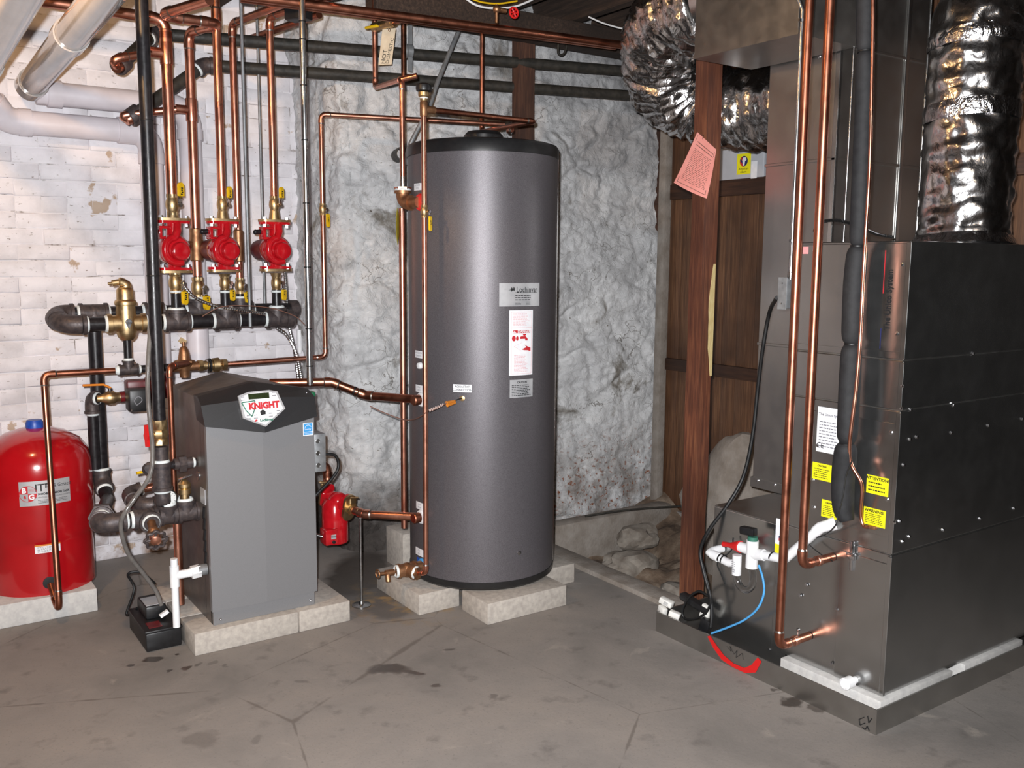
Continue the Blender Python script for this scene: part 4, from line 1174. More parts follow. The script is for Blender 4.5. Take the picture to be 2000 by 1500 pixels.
# U of two elbows at the left end to the rear manifold
for c0_, p1_, s1 in ((V(xs_[0] - .045, MY, MZ), V(xs_[0] + .02, MY, MZ), 0),):
    cA = V(xs_[0] - .06, MY, MZ); cB = V(xs_[0] - .06, RY, RZ)
    iron_elbow(mf, V(xs_[0] + .02, MY, MZ), cA, cA.lerp(cB, .5), V(-1, 0, 0), (cB - cA).normalized(), r2)
rm = thing('rear_manifold', 'black iron manifold close to the brick wall behind the front one', 'manifold', (RX[0], RY, RZ))
cA = V(xs_[0] - .06, MY, MZ); cB = V(xs_[0] - .06, RY, RZ); dd = (cB - cA).normalized()
iron_elbow(rm, cA.lerp(cB, .52), cB, V(xs_[0] + .0, RY, RZ), dd, V(1, 0, 0), r2, False)
DX = at(183, 623, Y=RY).x
endx = at(572, 600, Y=RY).x
for a, b in ((xs_[0] - .01, DX), (DX, RX[0]), (RX[0], RX[1]), (RX[1], endx)): MB().cyl((a, RY, RZ), (b, RY, RZ), r2 * .95, 20).build('pipe', 'iron_pipe', rm)
iron_tee(rm, (DX, RY, RZ), ((1, 0, 0), (-1, 0, 0), (0, 0, -1)), r2, r2 * 1.9)
for x in RX: iron_tee(rm, (x, RY, RZ), ((1, 0, 0), (-1, 0, 0), (0, 0, 1)), r2, r2 * 1.8)
iron_tee(rm, (at(300, 612, Y=RY).x, RY, RZ), ((1, 0, 0), (-1, 0, 0)), r2, r2 * 1.4)
MB().lathe([(r2 * 1.4, 0), (r2 * 1.4, .04), (r2 * 1.0, .048), (0, .05)], (endx - .02, RY, RZ), (1, 0, 0), 18).build('end_cap', 'iron_fitting', rm)

# air separator
q = V(xs_[1], MY, MZ)
asx = thing('air_separator', 'brass air separator with a bent vent cap on the front manifold', 'air separator', q)
zs = lambda py: hgt(py, q.x, q.y) - q.z
b = MB().lathe([(.024, zs(664)), (.036, zs(658)), (.042, zs(650)), (.044, zs(632)), (.041, zs(622)), (.039, zs(597)), (.043, zs(596)), (.045, zs(590)), (.042, zs(587)), (.035, zs(585)), (.034, zs(567)), (.030, zs(563)), (.024, zs(561))], q, (0, 0, 1), 26)
b.lathe([(.036, 0), (.036, .058), (.042, .06), (.042, .078), (.032, .078)], q, (1, 0, 0), 22).lathe([(.036, 0), (.036, .058), (.042, .06), (.042, .078), (.032, .078)], q, (-1, 0, 0), 22)
b.build('body', 'brass', asx)
b = MB().path(spline([q + V(.004, 0, zs(566)), q + V(.002, 0, zs(556)), q + V(-.02, 0, zs(551)), q + V(-.05, 0, zs(553))], 6), [.024] * 7 + [.021] * 6 + [.013] * 6, 16)
b.build('vent_cap', 'brass', asx)
MB().cyl(q + V(-.048, 0, zs(553)), q + V(-.066, 0, zs(553.5)), .006, 10).build('vent_screw', 'brass', asx)
f = flat_on(q + V(0, -.046, 0), (1, 0, 0), (0, 0, 1)); b = MB()
drop = [(.013 * math.cos(math.radians(a)), .008 + .013 * math.sin(math.radians(a))) for a in range(-20, 201, 20)] + [(-.004, -.014), (0, -.024), (.004, -.014)]
b.prism(drop, q + V(0, -.043, 0), (1, 0, 0), (0, 0, 1), (0, -1, 0), 0, .004).build('drop_emblem', 'chrome', asx, smooth=False)
for s_ in (-1, 1): tape_ring(asx, q + V(s_ * .078, 0, 0), V(s_, 0, 0), r2)

# circulator pumps: one built, two copied
pc = [V(x, MY, hgt(480, x, MY)) for x in SX]
def make_pump(label, c):
    root = thing('circulator_pump', label, 'pump', c, 'red zone pumps in a row', facing((.12, -1)))
    P_ = lambda b, n, m_, par=None: b.build(n, m_, par or root, local=True)
    cz = -.018
    b = MB().lathe([(.040, .055), (.058, .048), (.066, .03), (.067, -.012), (.062, -.034), (.050, -.046), (.0, -.048)], (0, 0, cz), (0, 1, 0), 36)
    # lathe axis runs toward +Y, so mirror the sign: front is -Y
    b.cyl((0, 0, .105), (0, 0, .0), .027, 20, .034); b.cyl((0, 0, -.105), (0, 0, cz), .027, 20, .036)
    vol = P_(b, 'volute', 'red_paint')
    sw = [V(.012 * (1 - k / 4), -.018 - .006 * k, .098 - .012 * k) for k in range(4)]
    sw += [V(.055 * math.cos(math.radians(a)), -.040, cz + .055 * math.sin(math.radians(a))) for a in range(100, 300, 16)]
    P_(MB().path(spline(sw, 4), .017, 12), 'scroll_rib', 'red_paint', vol)
    P_(MB().lathe([(.040, .0), (.040, .022), (.036, .030), (.026, .034), (0, .035)], (.006, -.044, cz - .006), (0, -1, 0), 30), 'motor_cap', 'red_paint')
    P_(MB().lathe([(.050, 0), (.050, .06), (.046, .10), (.034, .12), (0, .122)], (-.006, .05, cz), (0, 1, 0), 28), 'motor', 'dark_red')
    # wiring ear with a gap, upper left
    e = MB().box((-.066, -.008, .056), (.014, .05, .042), None, .004).box((-.046, -.008, .078), (.054, .05, .012), None, .004).box((-.046, -.008, .033), (.054, .05, .012), None, .004)
    P_(e, 'wiring_ear', 'red_paint')
    P_(MB().cyl((-.07, .0, .062), (-.094, .0, .060), .011, 12).sphere((-.096, 0, .06), .012, 10, 6), 'cord_grip', 'black_plastic')
    fl2 = [(.030 * math.cos(math.radians(a)) + (.046 if math.cos(math.radians(a)) > 0 else -.046), .034 * math.sin(math.radians(a))) for a in range(-90, 270, 15)]
    for z, s_ in ((.097, 1), (-.105, -1)):
        P_(MB().prism(fl2, (0, 0, z), (1, 0, 0), (0, 1, 0), (0, 0, 1), -.001, .011), 'red_flange', 'red_paint')
        z2 = z + .012 if s_ > 0 else z - .012
        P_(MB().prism([(a * 1.03, b_ * 1.03) for a, b_ in fl2], (0, 0, z2), (1, 0, 0), (0, 1, 0), (0, 0, 1), -.001, .010), 'brass_flange', 'brass')
        for x in (-.056, .056):
            P_(MB().hex((x, -.012, z2 + .009), (x, -.012, z2 + .021), .0095).hex((x, -.012, z - .014 if s_ > 0 else z + .010), (x, -.012, z - .001 if s_ > 0 else z + .024), .0105).cyl((x, -.012, z - .012), (x, -.012, z2 + .012), .005, 8), 'bolt', 'chrome')['kind'] = 'stuff'
    return root
zone = ['nearest the black gas pipe', 'in the middle of the three', 'nearest the rubble wall']
pump0 = make_pump('red circulator pump ' + zone[0], pc[0])
for i in (1, 2):
    c_ = copy_tree(pump0, None, pc[i]); c_['label'] = 'red circulator pump ' + zone[i]
# risers, valves, nipples on the three pump lines
for i, (x, rr_) in enumerate(zip(SX, (.0215, .0185, .0165))):
    zt = hgt(400, x, MY); zb = hgt(553, x, MY)
    ball_valve('yellow handled brass valve above the red pump ' + zone[i], (x, MY, zt), .0165 + .003 * (rr_ > .02), True, (.55, -.83), 'valves above the pumps')
    ball_valve('yellow handled brass valve below the red pump ' + zone[i], (x, MY, zb), .0165 + .003 * (rr_ > .02), False, (.55, -.83), 'valves below the pumps')
    k = thing('brass_adapter', 'brass neck joining valve and flange of the red pump ' + zone[i], 'fitting', (x, MY, pc[i].z + .118), 'pump flange necks')
    MB().cyl((x, MY, pc[i].z + .116), (x, MY, zt - .03), .027, 18, .021).build('upper_neck', 'brass', k)
    MB().cyl((x, MY, pc[i].z - .126), (x, MY, zb + .03), .027, 18, .021).build('lower_neck', 'brass', k)
    n_ = thing('iron_nipple', 'black nipple under the valve of the red pump ' + zone[i], 'pipe', (x, MY, MZ + .05), 'nipples under the pumps')
    MB().cyl((x, MY, MZ + .052), (x, MY, zb - .03), .0215, 18).build('pipe', 'iron_pipe', n_)
    tape_ring(n_, V(x, MY, zb - .034), V(0, 0, -1), .0215)

def up_to(px, py, Y): return at(px, py, Y=Y)
# riser one: up, tee, elbow to the left
x = SX[0]; zt = hgt(383, x, MY); ze = hgt(38, x, MY); zt1 = hgt(105, x, MY)
r1 = pipe_run('copper_riser', 'thick copper riser over the pump nearest the gas pipe, turning left at the top', [(x, MY, zt), (x, MY, ze), (x - .75, MY, ze - .0)], .0225, couplings=[((x, MY, hgt(75, x, MY)), (0, 0, 1))])
tz = hgt(105, x, MY); ends_l = V(*at(245, 122, Y=MY))
MB().lathe([(.026, -.045), (.027, -.04), (.027, .04), (.026, .045)], (x, MY, tz), (0, 0, 1), 18).cyl((x, MY, tz), (x - .075, MY, tz), .022, 18).build('tee', 'copper', r1)
# riser two on the rear manifold
x = RX[0]; zt = hgt(540, x, RY); ze = hgt(62, x, RY)
pA = V(x, RY, ze); pB = V(*at(434, 37, Y=RY - .22)); pB.z = ze; pC = V(*at(312, 21, Y=pB.y)); pC.z = ze; pD = V(pC.x + .10, pC.y - .35, ze)
r2_ = pipe_run('copper_riser', 'copper riser left of the middle pump, jogging forward under the ceiling', [(x, RY, zt), pA, pB, pC, pD], .0205)
tz2 = hgt(215, x, RY)
MB().lathe([(.0245, -.05), (.0255, -.045), (.0255, .045), (.0245, .05)], (x, RY, tz2), (0, 0, 1), 18).cyl((x, RY, tz2), (x - .07, RY, tz2), .019, 18).build('tee', 'copper', r2_)
zc = hgt(478, x, RY)
MB().lathe([(.0235, -.075), (.029, -.07), (.029, -.03), (.032, -.02), (.032, .02), (.029, .03), (.029, .07), (.0235, .075)], (x, RY, zc), (0, 0, 1), 20).cyl((x, RY, zc), (x - .05, RY - .02, zc), .016, 14).hex((x - .05, RY - .02, zc), (x - .07, RY - .028, zc), .019).build('flow_check', 'bronze', r2_)
ball_valve('large brass valve with a hanging yellow lever, left of the middle pump', (x, RY, hgt(562, x, RY)), .021, False, (.45, -.88))
n_ = MB().cyl((x, RY, RZ + .05), (x, RY, hgt(575, x, RY)), .021, 18).build('iron_nipple', 'iron_pipe'); tag(n_, 'short black nipple on the rear manifold left of the middle pump', 'pipe')
# riser three, straight up from the middle pump
x = SX[1]; r3 = pipe_run('copper_riser', 'copper riser running straight up from the middle pump', [(x, MY, hgt(383, x, MY)), (x, MY, 2.74)], .0185, couplings=[((x, MY, hgt(30, x, MY)), (0, 0, 1))])
# riser four on the rear manifold
x = RX[1]; ze = hgt(46, x, RY)
r4 = pipe_run('copper_riser', 'slim copper riser right of the middle pump, bending forward at the top', [(x, RY, hgt(545, x, RY)), (x, RY, ze), (x + .10, RY - .62, ze)], .0165)
zc = hgt(480, x, RY); MB().lathe([(.018, -.075), (.023, -.07), (.023, .07), (.018, .075)], (x, RY, zc), (0, 0, 1), 18).build('flow_check', 'bronze', r4)
ball_valve('brass valve with a hanging yellow lever behind the steel rod', (x, RY, hgt(558, x, RY)), .0165, False, (.45, -.88))
tag(MB().cyl((x, RY, RZ + .05), (x, RY, hgt(570, x, RY)), .0175, 18).build('iron_nipple', 'iron_pipe'), 'short black nipple on the rear manifold behind the steel rod', 'pipe')
# riser five from the right hand pump
x = SX[2]; ze = hgt(33, x, MY)
r5 = pipe_run('copper_riser', 'copper riser over the right hand pump, bending forward at the top', [(x, MY, hgt(383, x, MY)), (x, MY, ze), (x + .12, MY - .6, ze)], .0162)
pE = V(x + .02, MY + .10, ze - .03)
pipe_run('copper_pipe', 'short copper pipe crossing behind the right hand riser near the ceiling', [pE + V(0, .25, 0), pE + V(.1, -.38, 0)], .016, 'copper_dull')

# old black steam mains along the wall
for lab_, a, b, stub in (('upper black steam main running along the walls', (300, 66), (1250, 141), (240, 122)), ('lower black steam main running along the walls', (398, 127), (1292, 191), (268, 221))):
    p0 = V(*at(*a, Y=4.47)); p1 = V(*at(*b, Y=3.97)); d = (p1 - p0).normalized(); p2 = p1 + d * .12
    tgt = V(SX[0] - .07, MY, tz) if 'upper' in lab_ else V(RX[0] - .065, RY, tz2)
    st_ = V(*at(*stub, Y=tgt.y + .06))
    rt = pipe_run('steam_main', lab_, [st_, p0, p2], .0275, 'steam_pipe', style='iron')
    ed = (st_ - p0).normalized()
    MB().lathe([(.040, 0), (.040, .05), (.036, .056), (.029, .058), (.029, .040), (0, .040)], st_ - ed * .01, ed, 20).build('end_bell', 'iron_fitting', rt)
    MB().lathe([(.027, 0), (.027, .012), (.021, .020), (.021, .03)], st_ + ed * .036, ed, 16).build('copper_bushing', 'copper', rt)
    e0 = st_ + ed * .10; e0.z = (e0.z + tgt.z) / 2
    pipe_run('', '', [st_ + ed * .05, e0, tgt + V(.02, 0, 0)], .0165, 'copper', parent=rt, bend=.028)

# supply drop on the left, down to the boiler return
dz = hgt(940, DX, RY)
port_y = 3.655; pz_ = at(386, 1000, X=BX0).z
el_x = at(222, 1004, Y=port_y).x
sd = pipe_run('supply_drop', 'thick black iron pipe dropping from the rear manifold at the left', [(DX, RY, RZ - .06), (DX, RY, dz), (DX - .0, RY - .10, dz - .06)], .0285, 'iron_pipe', style='iron')
pa = V(DX, RY - .10, dz - .06); pb = V(el_x - .05, port_y, pz_)
lr = thing('boiler_return', 'black iron return line with tees running into the boiler side', 'pipe', pb)
MB().cyl(pa, pb.lerp(pa, .12), .0275, 18).build('pipe', 'iron_pipe', lr)
um = pb.lerp(pa, .30); ud = (pb - pa).normalized()
MB().hex(um - ud * .025, um + ud * .025, .052).lathe([(.043, .025), (.043, .045), (.036, .047)], um, ud, 18).lathe([(.043, .025), (.043, .045), (.036, .047)], um, -ud, 18).build('union', 'iron_fitting', lr)
tape_ring(lr, um + ud * .047, ud, .029); tape_ring(lr, um - ud * .047, -ud, .029)
iron_elbow(lr, pb - ud * .05, pb, pb + V(.075, 0, 0), ud, V(1, 0, 0), .0285)
MB().cyl(pb + V(.05, 0, 0), (BX0 + .003, port_y, pz_), .0275, 20).build('pipe', 'iron_pipe', lr)
tx_ = [at(p, 1000, Y=port_y).x for p in (288, 326, 362)]
iron_tee(lr, (tx_[0], port_y, pz_), ((1, 0, 0), (-1, 0, 0), (0, -1, -.12)), .0285, .054)
iron_tee(lr, (tx_[1], port_y, pz_), ((1, 0, 0), (-1, 0, 0), (0, -.2, 1)), .0285, .05)
iron_tee(lr, (tx_[2], port_y, pz_), ((1, 0, 0), (-1, 0, 0), (0, 0, 1)), .0275, .05)
# hose bib on the first tee
hv = thing('hose_valve', 'small bronze drain valve with a round handwheel below the boiler pipe', 'valve', (tx_[0] - .005, port_y - .06, pz_ - .02))
MB().cyl((tx_[0], port_y - .055, pz_ - .006), (tx_[0] - .005, port_y - .115, pz_ - .035), .016, 14).sphere((tx_[0] - .004, port_y - .10, pz_ - .03), .022, 12, 8).build('body', 'bronze', hv)
hc = V(tx_[0] - .006, port_y - .14, pz_ - .052); hn = V(-.12, -1, -.35).normalized(); ua, ub, _ = frame_of(hn)
b = MB(); ring = []
for k in range(48):
    a = 2 * PI * k / 48; rr_ = .036 + .004 * math.cos(a * 8); ring.append(hc + (ua * math.cos(a) + ub * math.sin(a)) * rr_)
b.path(ring + [ring[0]], .006, 8, False)
for k in range(4):
    a = k * PI / 2; b.cyl(hc, hc + (ua * math.cos(a) + ub * math.sin(a)) * .036, .005, 8)
b.build('handwheel', 'iron_fitting', hv); MB().lathe([(.020, -.02), (.020, .006), (.010, .012), (0, .012)], hc, hn, 14).build('hub', 'copper', hv)
# relief valve on the third tee
rv = thing('relief_valve', 'small brass relief valve upright on the boiler return pipe', 'valve', (tx_[2], port_y, pz_ + .07))
zrv = hgt(955, tx_[2], port_y)
MB().lathe([(.018, -.045), (.018, -.02), (.024, -.018), (.024, 0), (.020, .004), (.025, .01), (.025, .022), (.016, .03), (.008, .04), (0, .042)], (tx_[2], port_y, zrv), (0, 0, 1), 18).build('body', 'brass', rv)
MB().box((tx_[2] + .004, port_y, zrv + .047), (.055, .012, .004), Matrix.Rotation(-.25, 3, 'Y')).build('lever', 'chrome', rv, smooth=False)
# gauge
gq = V(at(328, 975, Y=port_y - .02).x, port_y - .02, hgt(975, tx_[1], port_y - .02)); gd = V(.35, -1, .0).normalized()
gg = thing('pressure_gauge', 'round dial gauge with black rim above the boiler return pipe', 'gauge', gq)
MB().lathe([(.036, -.03), (.038, 0), (.038, .008), (.033, .010), (.033, .004)], gq, gd, 28, caps=False).build('bezel', 'black_plastic', gg)
MB().lathe([(0, -.03), (.036, -.03)], gq, gd, 28, caps=False).build('back', 'black_plastic', gg)
gf = MB().lathe([(.034, .003), (0, .0035)], gq, gd, 28, caps=False).build('dial', 'gauge_face', gg)
gu = gd.cross(V(0, 0, 1)).normalized() * -1; fg = flat_on(gq + gd * .0045, gu, (0, 0, 1)); b = MB()
for k in range(13):
    a = math.radians(225 - k * 22.5); fg.poly(b, [(.030 * math.cos(a - .03), .030 * math.sin(a - .03)), (.030 * math.cos(a + .03), .030 * math.sin(a + .03)), (.024 * math.cos(a + .02), .024 * math.sin(a + .02)), (.024 * math.cos(a - .02), .024 * math.sin(a - .02))], .0005)
fg.poly(b, [(-.002, 0), (.002, 0), (.015, .018)], .001); b.build('dial_marks', 'print_black', gf, smooth=False)['kind'] = 'stuff'

# gas line in front
gx, gy = at(313, 860, Y=3.64).x, 3.64
gz0 = hgt(826, gx, gy)
gl = pipe_run('gas_pipe', 'long upright black gas pipe in front of the pumps', [(gx, gy, gz0 + .01), (gx, gy, 2.74)], .0235, 'iron_pipe', style='iron')
for py in (237, 540): MB().lathe([(.0238, 0), (.0245, .001), (.0245, .005), (.0238, .006)], (gx, gy, hgt(py, gx, gy)), (0, 0, 1), 18, caps=False).build('wire_tie', 'black_rubber', gl)
gv = thing('gas_valve', 'brass gas valve with a red butterfly handle on the black gas pipe', 'valve', (gx, gy, hgt(870, gx, gy)))
gz1 = hgt(868, gx, gy); gzm = (gz0 + gz1) / 2
MB().lathe([(.022, gz1), (.029, gz1), (.029, gzm - .02), (.026, gzm - .016), (.031, gzm - .008), (.031, gzm + .008), (.026, gzm + .016), (.029, gzm + .02), (.029, gz0 + .012), (.022, gz0 + .012)], (gx, gy, 0), (0, 0, 1), 8).build('body', 'brass', gv)
hd_ = V(-.9, -.35, 0).normalized()
MB().cyl((gx, gy, gzm), V(gx, gy, gzm) + hd_ * .045, .010, 12).build('stem', 'brass', gv)
hp = V(gx, gy, gzm) + hd_ * .048; sd_ = hd_.cross(V(0, 0, 1)).normalized()
hpoly = [(a * .8, b * .8) for a, b in [(-.012, -.052), (.008, -.052), (.010, -.02), (.018, 0), (.010, .02), (.012, .052), (-.008, .052), (-.010, .02), (-.018, 0), (-.010, -.02)]]
MB().prism(hpoly, hp, sd_, (0, 0, 1), hd_, 0, .014).build('handle', 'red_plastic', gv, smooth=False)
gt = thing('gas_tee', 'black gas tee and drip leg with a union into the boiler side', 'pipe', (gx, gy, .6))
gzt = hgt(908, gx, gy); gzd = hgt(975, gx, gy)
MB().lathe([(.027, hgt(872, gx, gy)), (.027, hgt(905, gx, gy))], (gx, gy, 0), (0, 0, 1), 18).build('pipe', 'iron_fitting', gt)
iron_tee(gt, (gx, gy, hgt(930, gx, gy)), ((0, 0, 1), (0, 0, -1)), .027, .055)
MB().lathe([(.020, gzd + .03), (.024, gzd + .028), (.029, gzd + .025), (.030, gzd + .01), (.030, gzd - .012), (.026, gzd - .02), (0, gzd - .021)], (gx, gy, 0), (0, 0, 1), 18).build('end_cap', 'iron_fitting', gt)
guz = hgt(910, gx, gy)
MB().cyl((gx, gy, guz), (BX0 + .003, gy, guz), .0155, 16).build('pipe', 'iron_pipe', gt)
ux_ = at(355, 906, Y=gy).x
MB().hex((ux_ - .014, gy, guz), (ux_ + .014, gy, guz), .034).cyl((ux_ - .03, gy, guz), (ux_ + .04, gy, guz), .023, 16).build('union', 'iron_fitting', gt)
tape_ring(gt, V(ux_ + .04, gy, guz), V(1, 0, 0), .0175)

# ================================================================== LEFT: VENTS, FEED LINE, ZONE PUMP
PVY = 4.765
def vx(px, py, Y): return at(px, py, Y=Y).x
# white PVC flues: level run, bend, drop behind the boiler
pv = []
xa = vx(304, 500, PVY); zA = hgt(250, xa, PVY)
z1 = at(180, 250, Y=PVY).z; x_l = at(55, 238, Y=PVY).x
pv1 = pipe_run('pvc_flue', 'white plastic flue pipe, the lower of two, dropping behind the black gas pipe', [V(*at(-70, 130, Y=PVY - .12)), V(x_l - .09, PVY, z1), V(xa, PVY, z1), V(xa, PVY, .95)], .054, 'pvc', style='pvc', bend=.10)
MB().cyl((xa - .15, PVY, z1), (xa - .07, PVY, z1), .062, 24).build('coupling', 'pvc', pv1)
xb = vx(380, 500, PVY); z2 = at(190, 192, Y=PVY).z; x2 = at(75, 190, Y=PVY).x
pv2 = pipe_run('pvc_flue', 'white plastic flue pipe, the upper of two, with a bend at its right end', [V(x2 - .01, PVY, z2), V(xb, PVY, z2), V(xb, PVY, .95)], .054, 'pvc', style='pvc', bend=.11)
MB().cyl((x2 + .035, PVY, z2), (x2 + .095, PVY, z2), .062, 24).build('coupling', 'pvc', pv2)
# flue runs coming forward under the ceiling, underside shade put into their grey
for lab_, px, py, zc_, ylen in (('glossy flue pipe under the ceiling, shade put into its grey, nearer the white bend', 62, 165, z2, 3.6), ('glossy flue pipe under the ceiling at the far left, shade put into its grey', -70, 150, z1 + .05, 3.4)):
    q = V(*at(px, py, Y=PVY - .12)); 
    fg_ = thing('shaded_flue', lab_, 'pipe', q)
    MB().cyl((q.x, PVY - .06, zc_ + .012), (q.x + .04, .55, zc_ + .16), .056, 32).build('pipe', 'pvc_shaded', fg_)
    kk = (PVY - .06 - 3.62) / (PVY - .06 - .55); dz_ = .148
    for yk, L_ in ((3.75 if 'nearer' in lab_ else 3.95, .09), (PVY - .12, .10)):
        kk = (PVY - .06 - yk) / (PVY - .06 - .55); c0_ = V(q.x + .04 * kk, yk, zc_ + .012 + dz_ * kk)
        MB().lathe([(.0565, -L_ / 2), (.0625, -L_ / 2), (.0625, L_ / 2), (.0565, L_ / 2)], c0_, V(.04, -(PVY - .06 - .55), dz_), 32, caps=False).build('coupling', 'pvc_shaded', fg_)
# feed line: expansion tank drop, tee, reducing valve, backflow preventer, copper to the riser by the stone wall
FY = MY; ftx = xs_[1]; fz = hgt(722, ftx, FY)
e0 = V(*at(85, 737, Y=FY)); e0.z = fz
bot = V(*at(117, 1203, Y=4.03)); exq = export + exn * .004
ex_run = pipe_run('expansion_line', 'slim copper pipe dropping in front of the red expansion tank', [V(ftx - .055, FY, fz), V(e0.x, FY, fz), bot, exq + exn * .02 + V(0, 0, 0)], .0125, 'copper_dull')
ft = thing('feed_tee', 'small black tee hanging under the air separator', 'fitting', (ftx, FY, fz))
iron_tee(ft, (ftx, FY, fz), ((1, 0, 0), (-1, 0, 0), (0, 0, 1)), .0175, .04)
MB().cyl((ftx, FY, fz + .03), (ftx, FY, MZ - .04), .0165, 16).build('nipple', 'iron_pipe', ft)
prx = vx(360, 712, FY)
MB().cyl((ftx + .03, FY, fz), (prx - .05, FY, fz), .0165, 16).build('nipple', 'iron_pipe', ft)
pr = thing('pressure_reducer', 'bronze bell shaped pressure reducing valve above the boiler', 'valve', (prx, FY, fz - .05))
zz_ = lambda py: hgt(py, prx, FY)
MB().lathe([(0, zz_(738)), (.020, zz_(737)), (.024, zz_(722)), (.036, zz_(712)), (.040, zz_(706)), (.036, zz_(704)), (.027, zz_(702)), (.020, zz_(685)), (.014, zz_(678)), (.007, zz_(676)), (.007, zz_(668)), (0, zz_(668))], (prx, FY, 0), (0, 0, 1), 22).cyl((prx - .055, FY, fz), (prx + .06, FY, fz), .021, 18).build('body', 'bronze', pr)
MB().prism([(.046 * math.cos(a), .046 * math.sin(a)) for a in [k * PI / 3 for k in range(6)]], (prx, FY, zz_(706)), (1, 0, 0), (0, 1, 0), (0, 0, 1), -.003, .004).build('bonnet_flange', 'bronze', pr, smooth=False)
MB().box((prx - .004, FY, zz_(666)), (.03, .006, .022), Matrix.Rotation(.6, 3, 'Y')).build('lever', 'brass', pr, smooth=False)
bfx = vx(412, 712, FY); bf = thing('backflow_preventer', 'brass backflow preventer beside the bronze reducing valve', 'valve', (bfx, FY, fz))
MB().hex((prx + .06, FY, fz), (prx + .08, FY, fz), .027).cyl((prx + .08, FY, fz), (bfx + .05, FY, fz), .021, 18).lathe([(.021, 0), (.031, .003), (.033, .03), (.025, .036), (.021, .05)], (bfx + .004, FY, fz), (1, 0, 0), 20).hex((bfx + .05, FY, fz), (bfx + .07, FY, fz), .027).build('body', 'brass', bf)
MB().lathe([(.0255, 0), (.031, .002), (.031, .010), (.0255, .012)], (bfx - .012, FY, fz), (1, 0, 0), 20).build('vent_ring', 'black_plastic', bf)
MB().lathe([(.0255, 0), (.029, .002), (.029, .005), (.0255, .006)], (bfx - .022, FY, fz), (1, 0, 0), 20).build('band', 'chrome', bf)
# domestic cold riser: x 630
cx_, cyy = vx(631, 450, FY - .06), FY - .06
cz0 = hgt(697, cx_, cyy); czt = hgt(223, cx_, cyy)
cend = V(*at(985, 243, Y=3.86)); 
pipe_run('copper_feed', 'slim copper pipe climbing beside the stone corner and crossing behind the tank top', [V(bfx + .07, FY, fz), V(cx_, cyy, cz0), V(cx_, cyy, czt), cend], .0115, 'copper')
ball_valve('small valve with a hanging yellow lever on the copper pipe by the stone corner', (cx_, cyy, hgt(409, cx_, cyy)), .012, False, (.45, -.88), hl=1.9)
# zone pump with black control box below the feed line
zq = V(*at(262, 770, Y=4.30))
zp = thing('zone_pump', 'dark red circulator with a square black control box under the feed line', 'pump', zq)
MB().lathe([(.05, -.01), (.062, 0), (.062, .05), (.05, .06)], zq + V(.05, -.03, .02), (1, .0, 0), 28).cyl(zq + V(-.06, 0, -.008), zq + V(.15, 0, .0), .024, 18).box(zq + V(.03, .0, .035), (.13, .07, .06), None, .01).build('casing', 'dark_red', zp)
MB().lathe([(.052, 0), (.058, .012), (.058, .03), (.045, .045), (0, .048)], zq + V(.105, -.01, .03), (1, 0, 0), 28).build('motor', 'dark_red', zp)
bxc = zq + V(-.002, -.085, -.012)
cbx = MB().box(bxc, (.092, .09, .098), None, .010).build('control_box', 'black_plastic', zp)
f = flat_on(bxc + V(-.008, -.046, .0), (1, 0, 0), (0, 0, 1)); b = MB()
em = [(-.020, .0), (-.012, .014), (-.002, .019), (.010, .012), (.014, .002), (.006, -.008), (-.010, -.019)]
for (a0, b0), (a1, b1) in zip(em, em[1:] + em[:1]):
    L = math.hypot(a1 - a0, b1 - b0); ox, oy = -(b1 - b0) / L * .0016, (a1 - a0) / L * .0016
    f.poly(b, [(a0 - ox, b0 - oy), (a1 - ox, b1 - oy), (a1 + ox, b1 + oy), (a0 + ox, b0 + oy)], .0012)
b.build('emblem', 'print_grey', cbx, smooth=False)
for dx, dz in ((-.038, -.04), (.038, .04)): MB().sphere(bxc + V(dx, -.045, dz), .0045, 8, 6).build('screw', 'chrome', zp)
# brass valve and iron elbow left of the zone pump, going down
zv = thing('pump_valve', 'brass valve with a thin brown lever left of the black control box', 'valve', zq + V(-.10, 0, -.01))
MB().lathe([(.018, 0), (.022, .004), (.022, .02), (.029, .03), (.030, .05), (.026, .062), (.020, .075), (.016, .085), (.016, .10)], zq + V(-.055, 0, -.008), (-1, 0, 0), 18).build('body', 'brass', zv)
MB().cyl(zq + V(-.10, 0, .0), zq + V(-.10, 0, .035), .008, 10).build('stem', 'chrome', zv)
MB().path([zq + V(-.095, 0, .035), zq + V(-.125, 0, .052), zq + V(-.21, -.01, .055)], .005, 8).build('lever', 'label_orange', zv)
dpx = vx(179, 770, 4.34)
pipe_run('return_drop', 'black iron pipe with a top elbow behind the thick left drop', [zq + V(-.15, 0.02, -.01), V(dpx, 4.34, zq.z - .01), V(dpx, 4.34, .58)], .0235, 'iron_pipe', style='iron')
# copper drip pipe in front of the boiler side
dx_, dy_ = vx(338, 900, 3.86), 3.86
dzt = hgt(716, dx_, dy_)
pipe_run('relief_drain', 'copper drain pipe hanging along the left side of the boiler', [V(dx_ + .10, dy_ + .10, dzt), V(dx_, dy_, dzt), V(dx_, dy_, hgt(1010, dx_, dy_)), ], .0115, 'copper_dull')
dx2, dy2 = vx(349, 1100, 3.70), 3.70
tag(MB().cyl((dx2, dy2, hgt(1012, dx2, dy2)), (dx2, dy2, hgt(1180, dx2, dy2)), .016, 16).build('drain_stub', 'copper'), 'thicker copper pipe end beside the boiler above its concrete blocks', 'pipe')
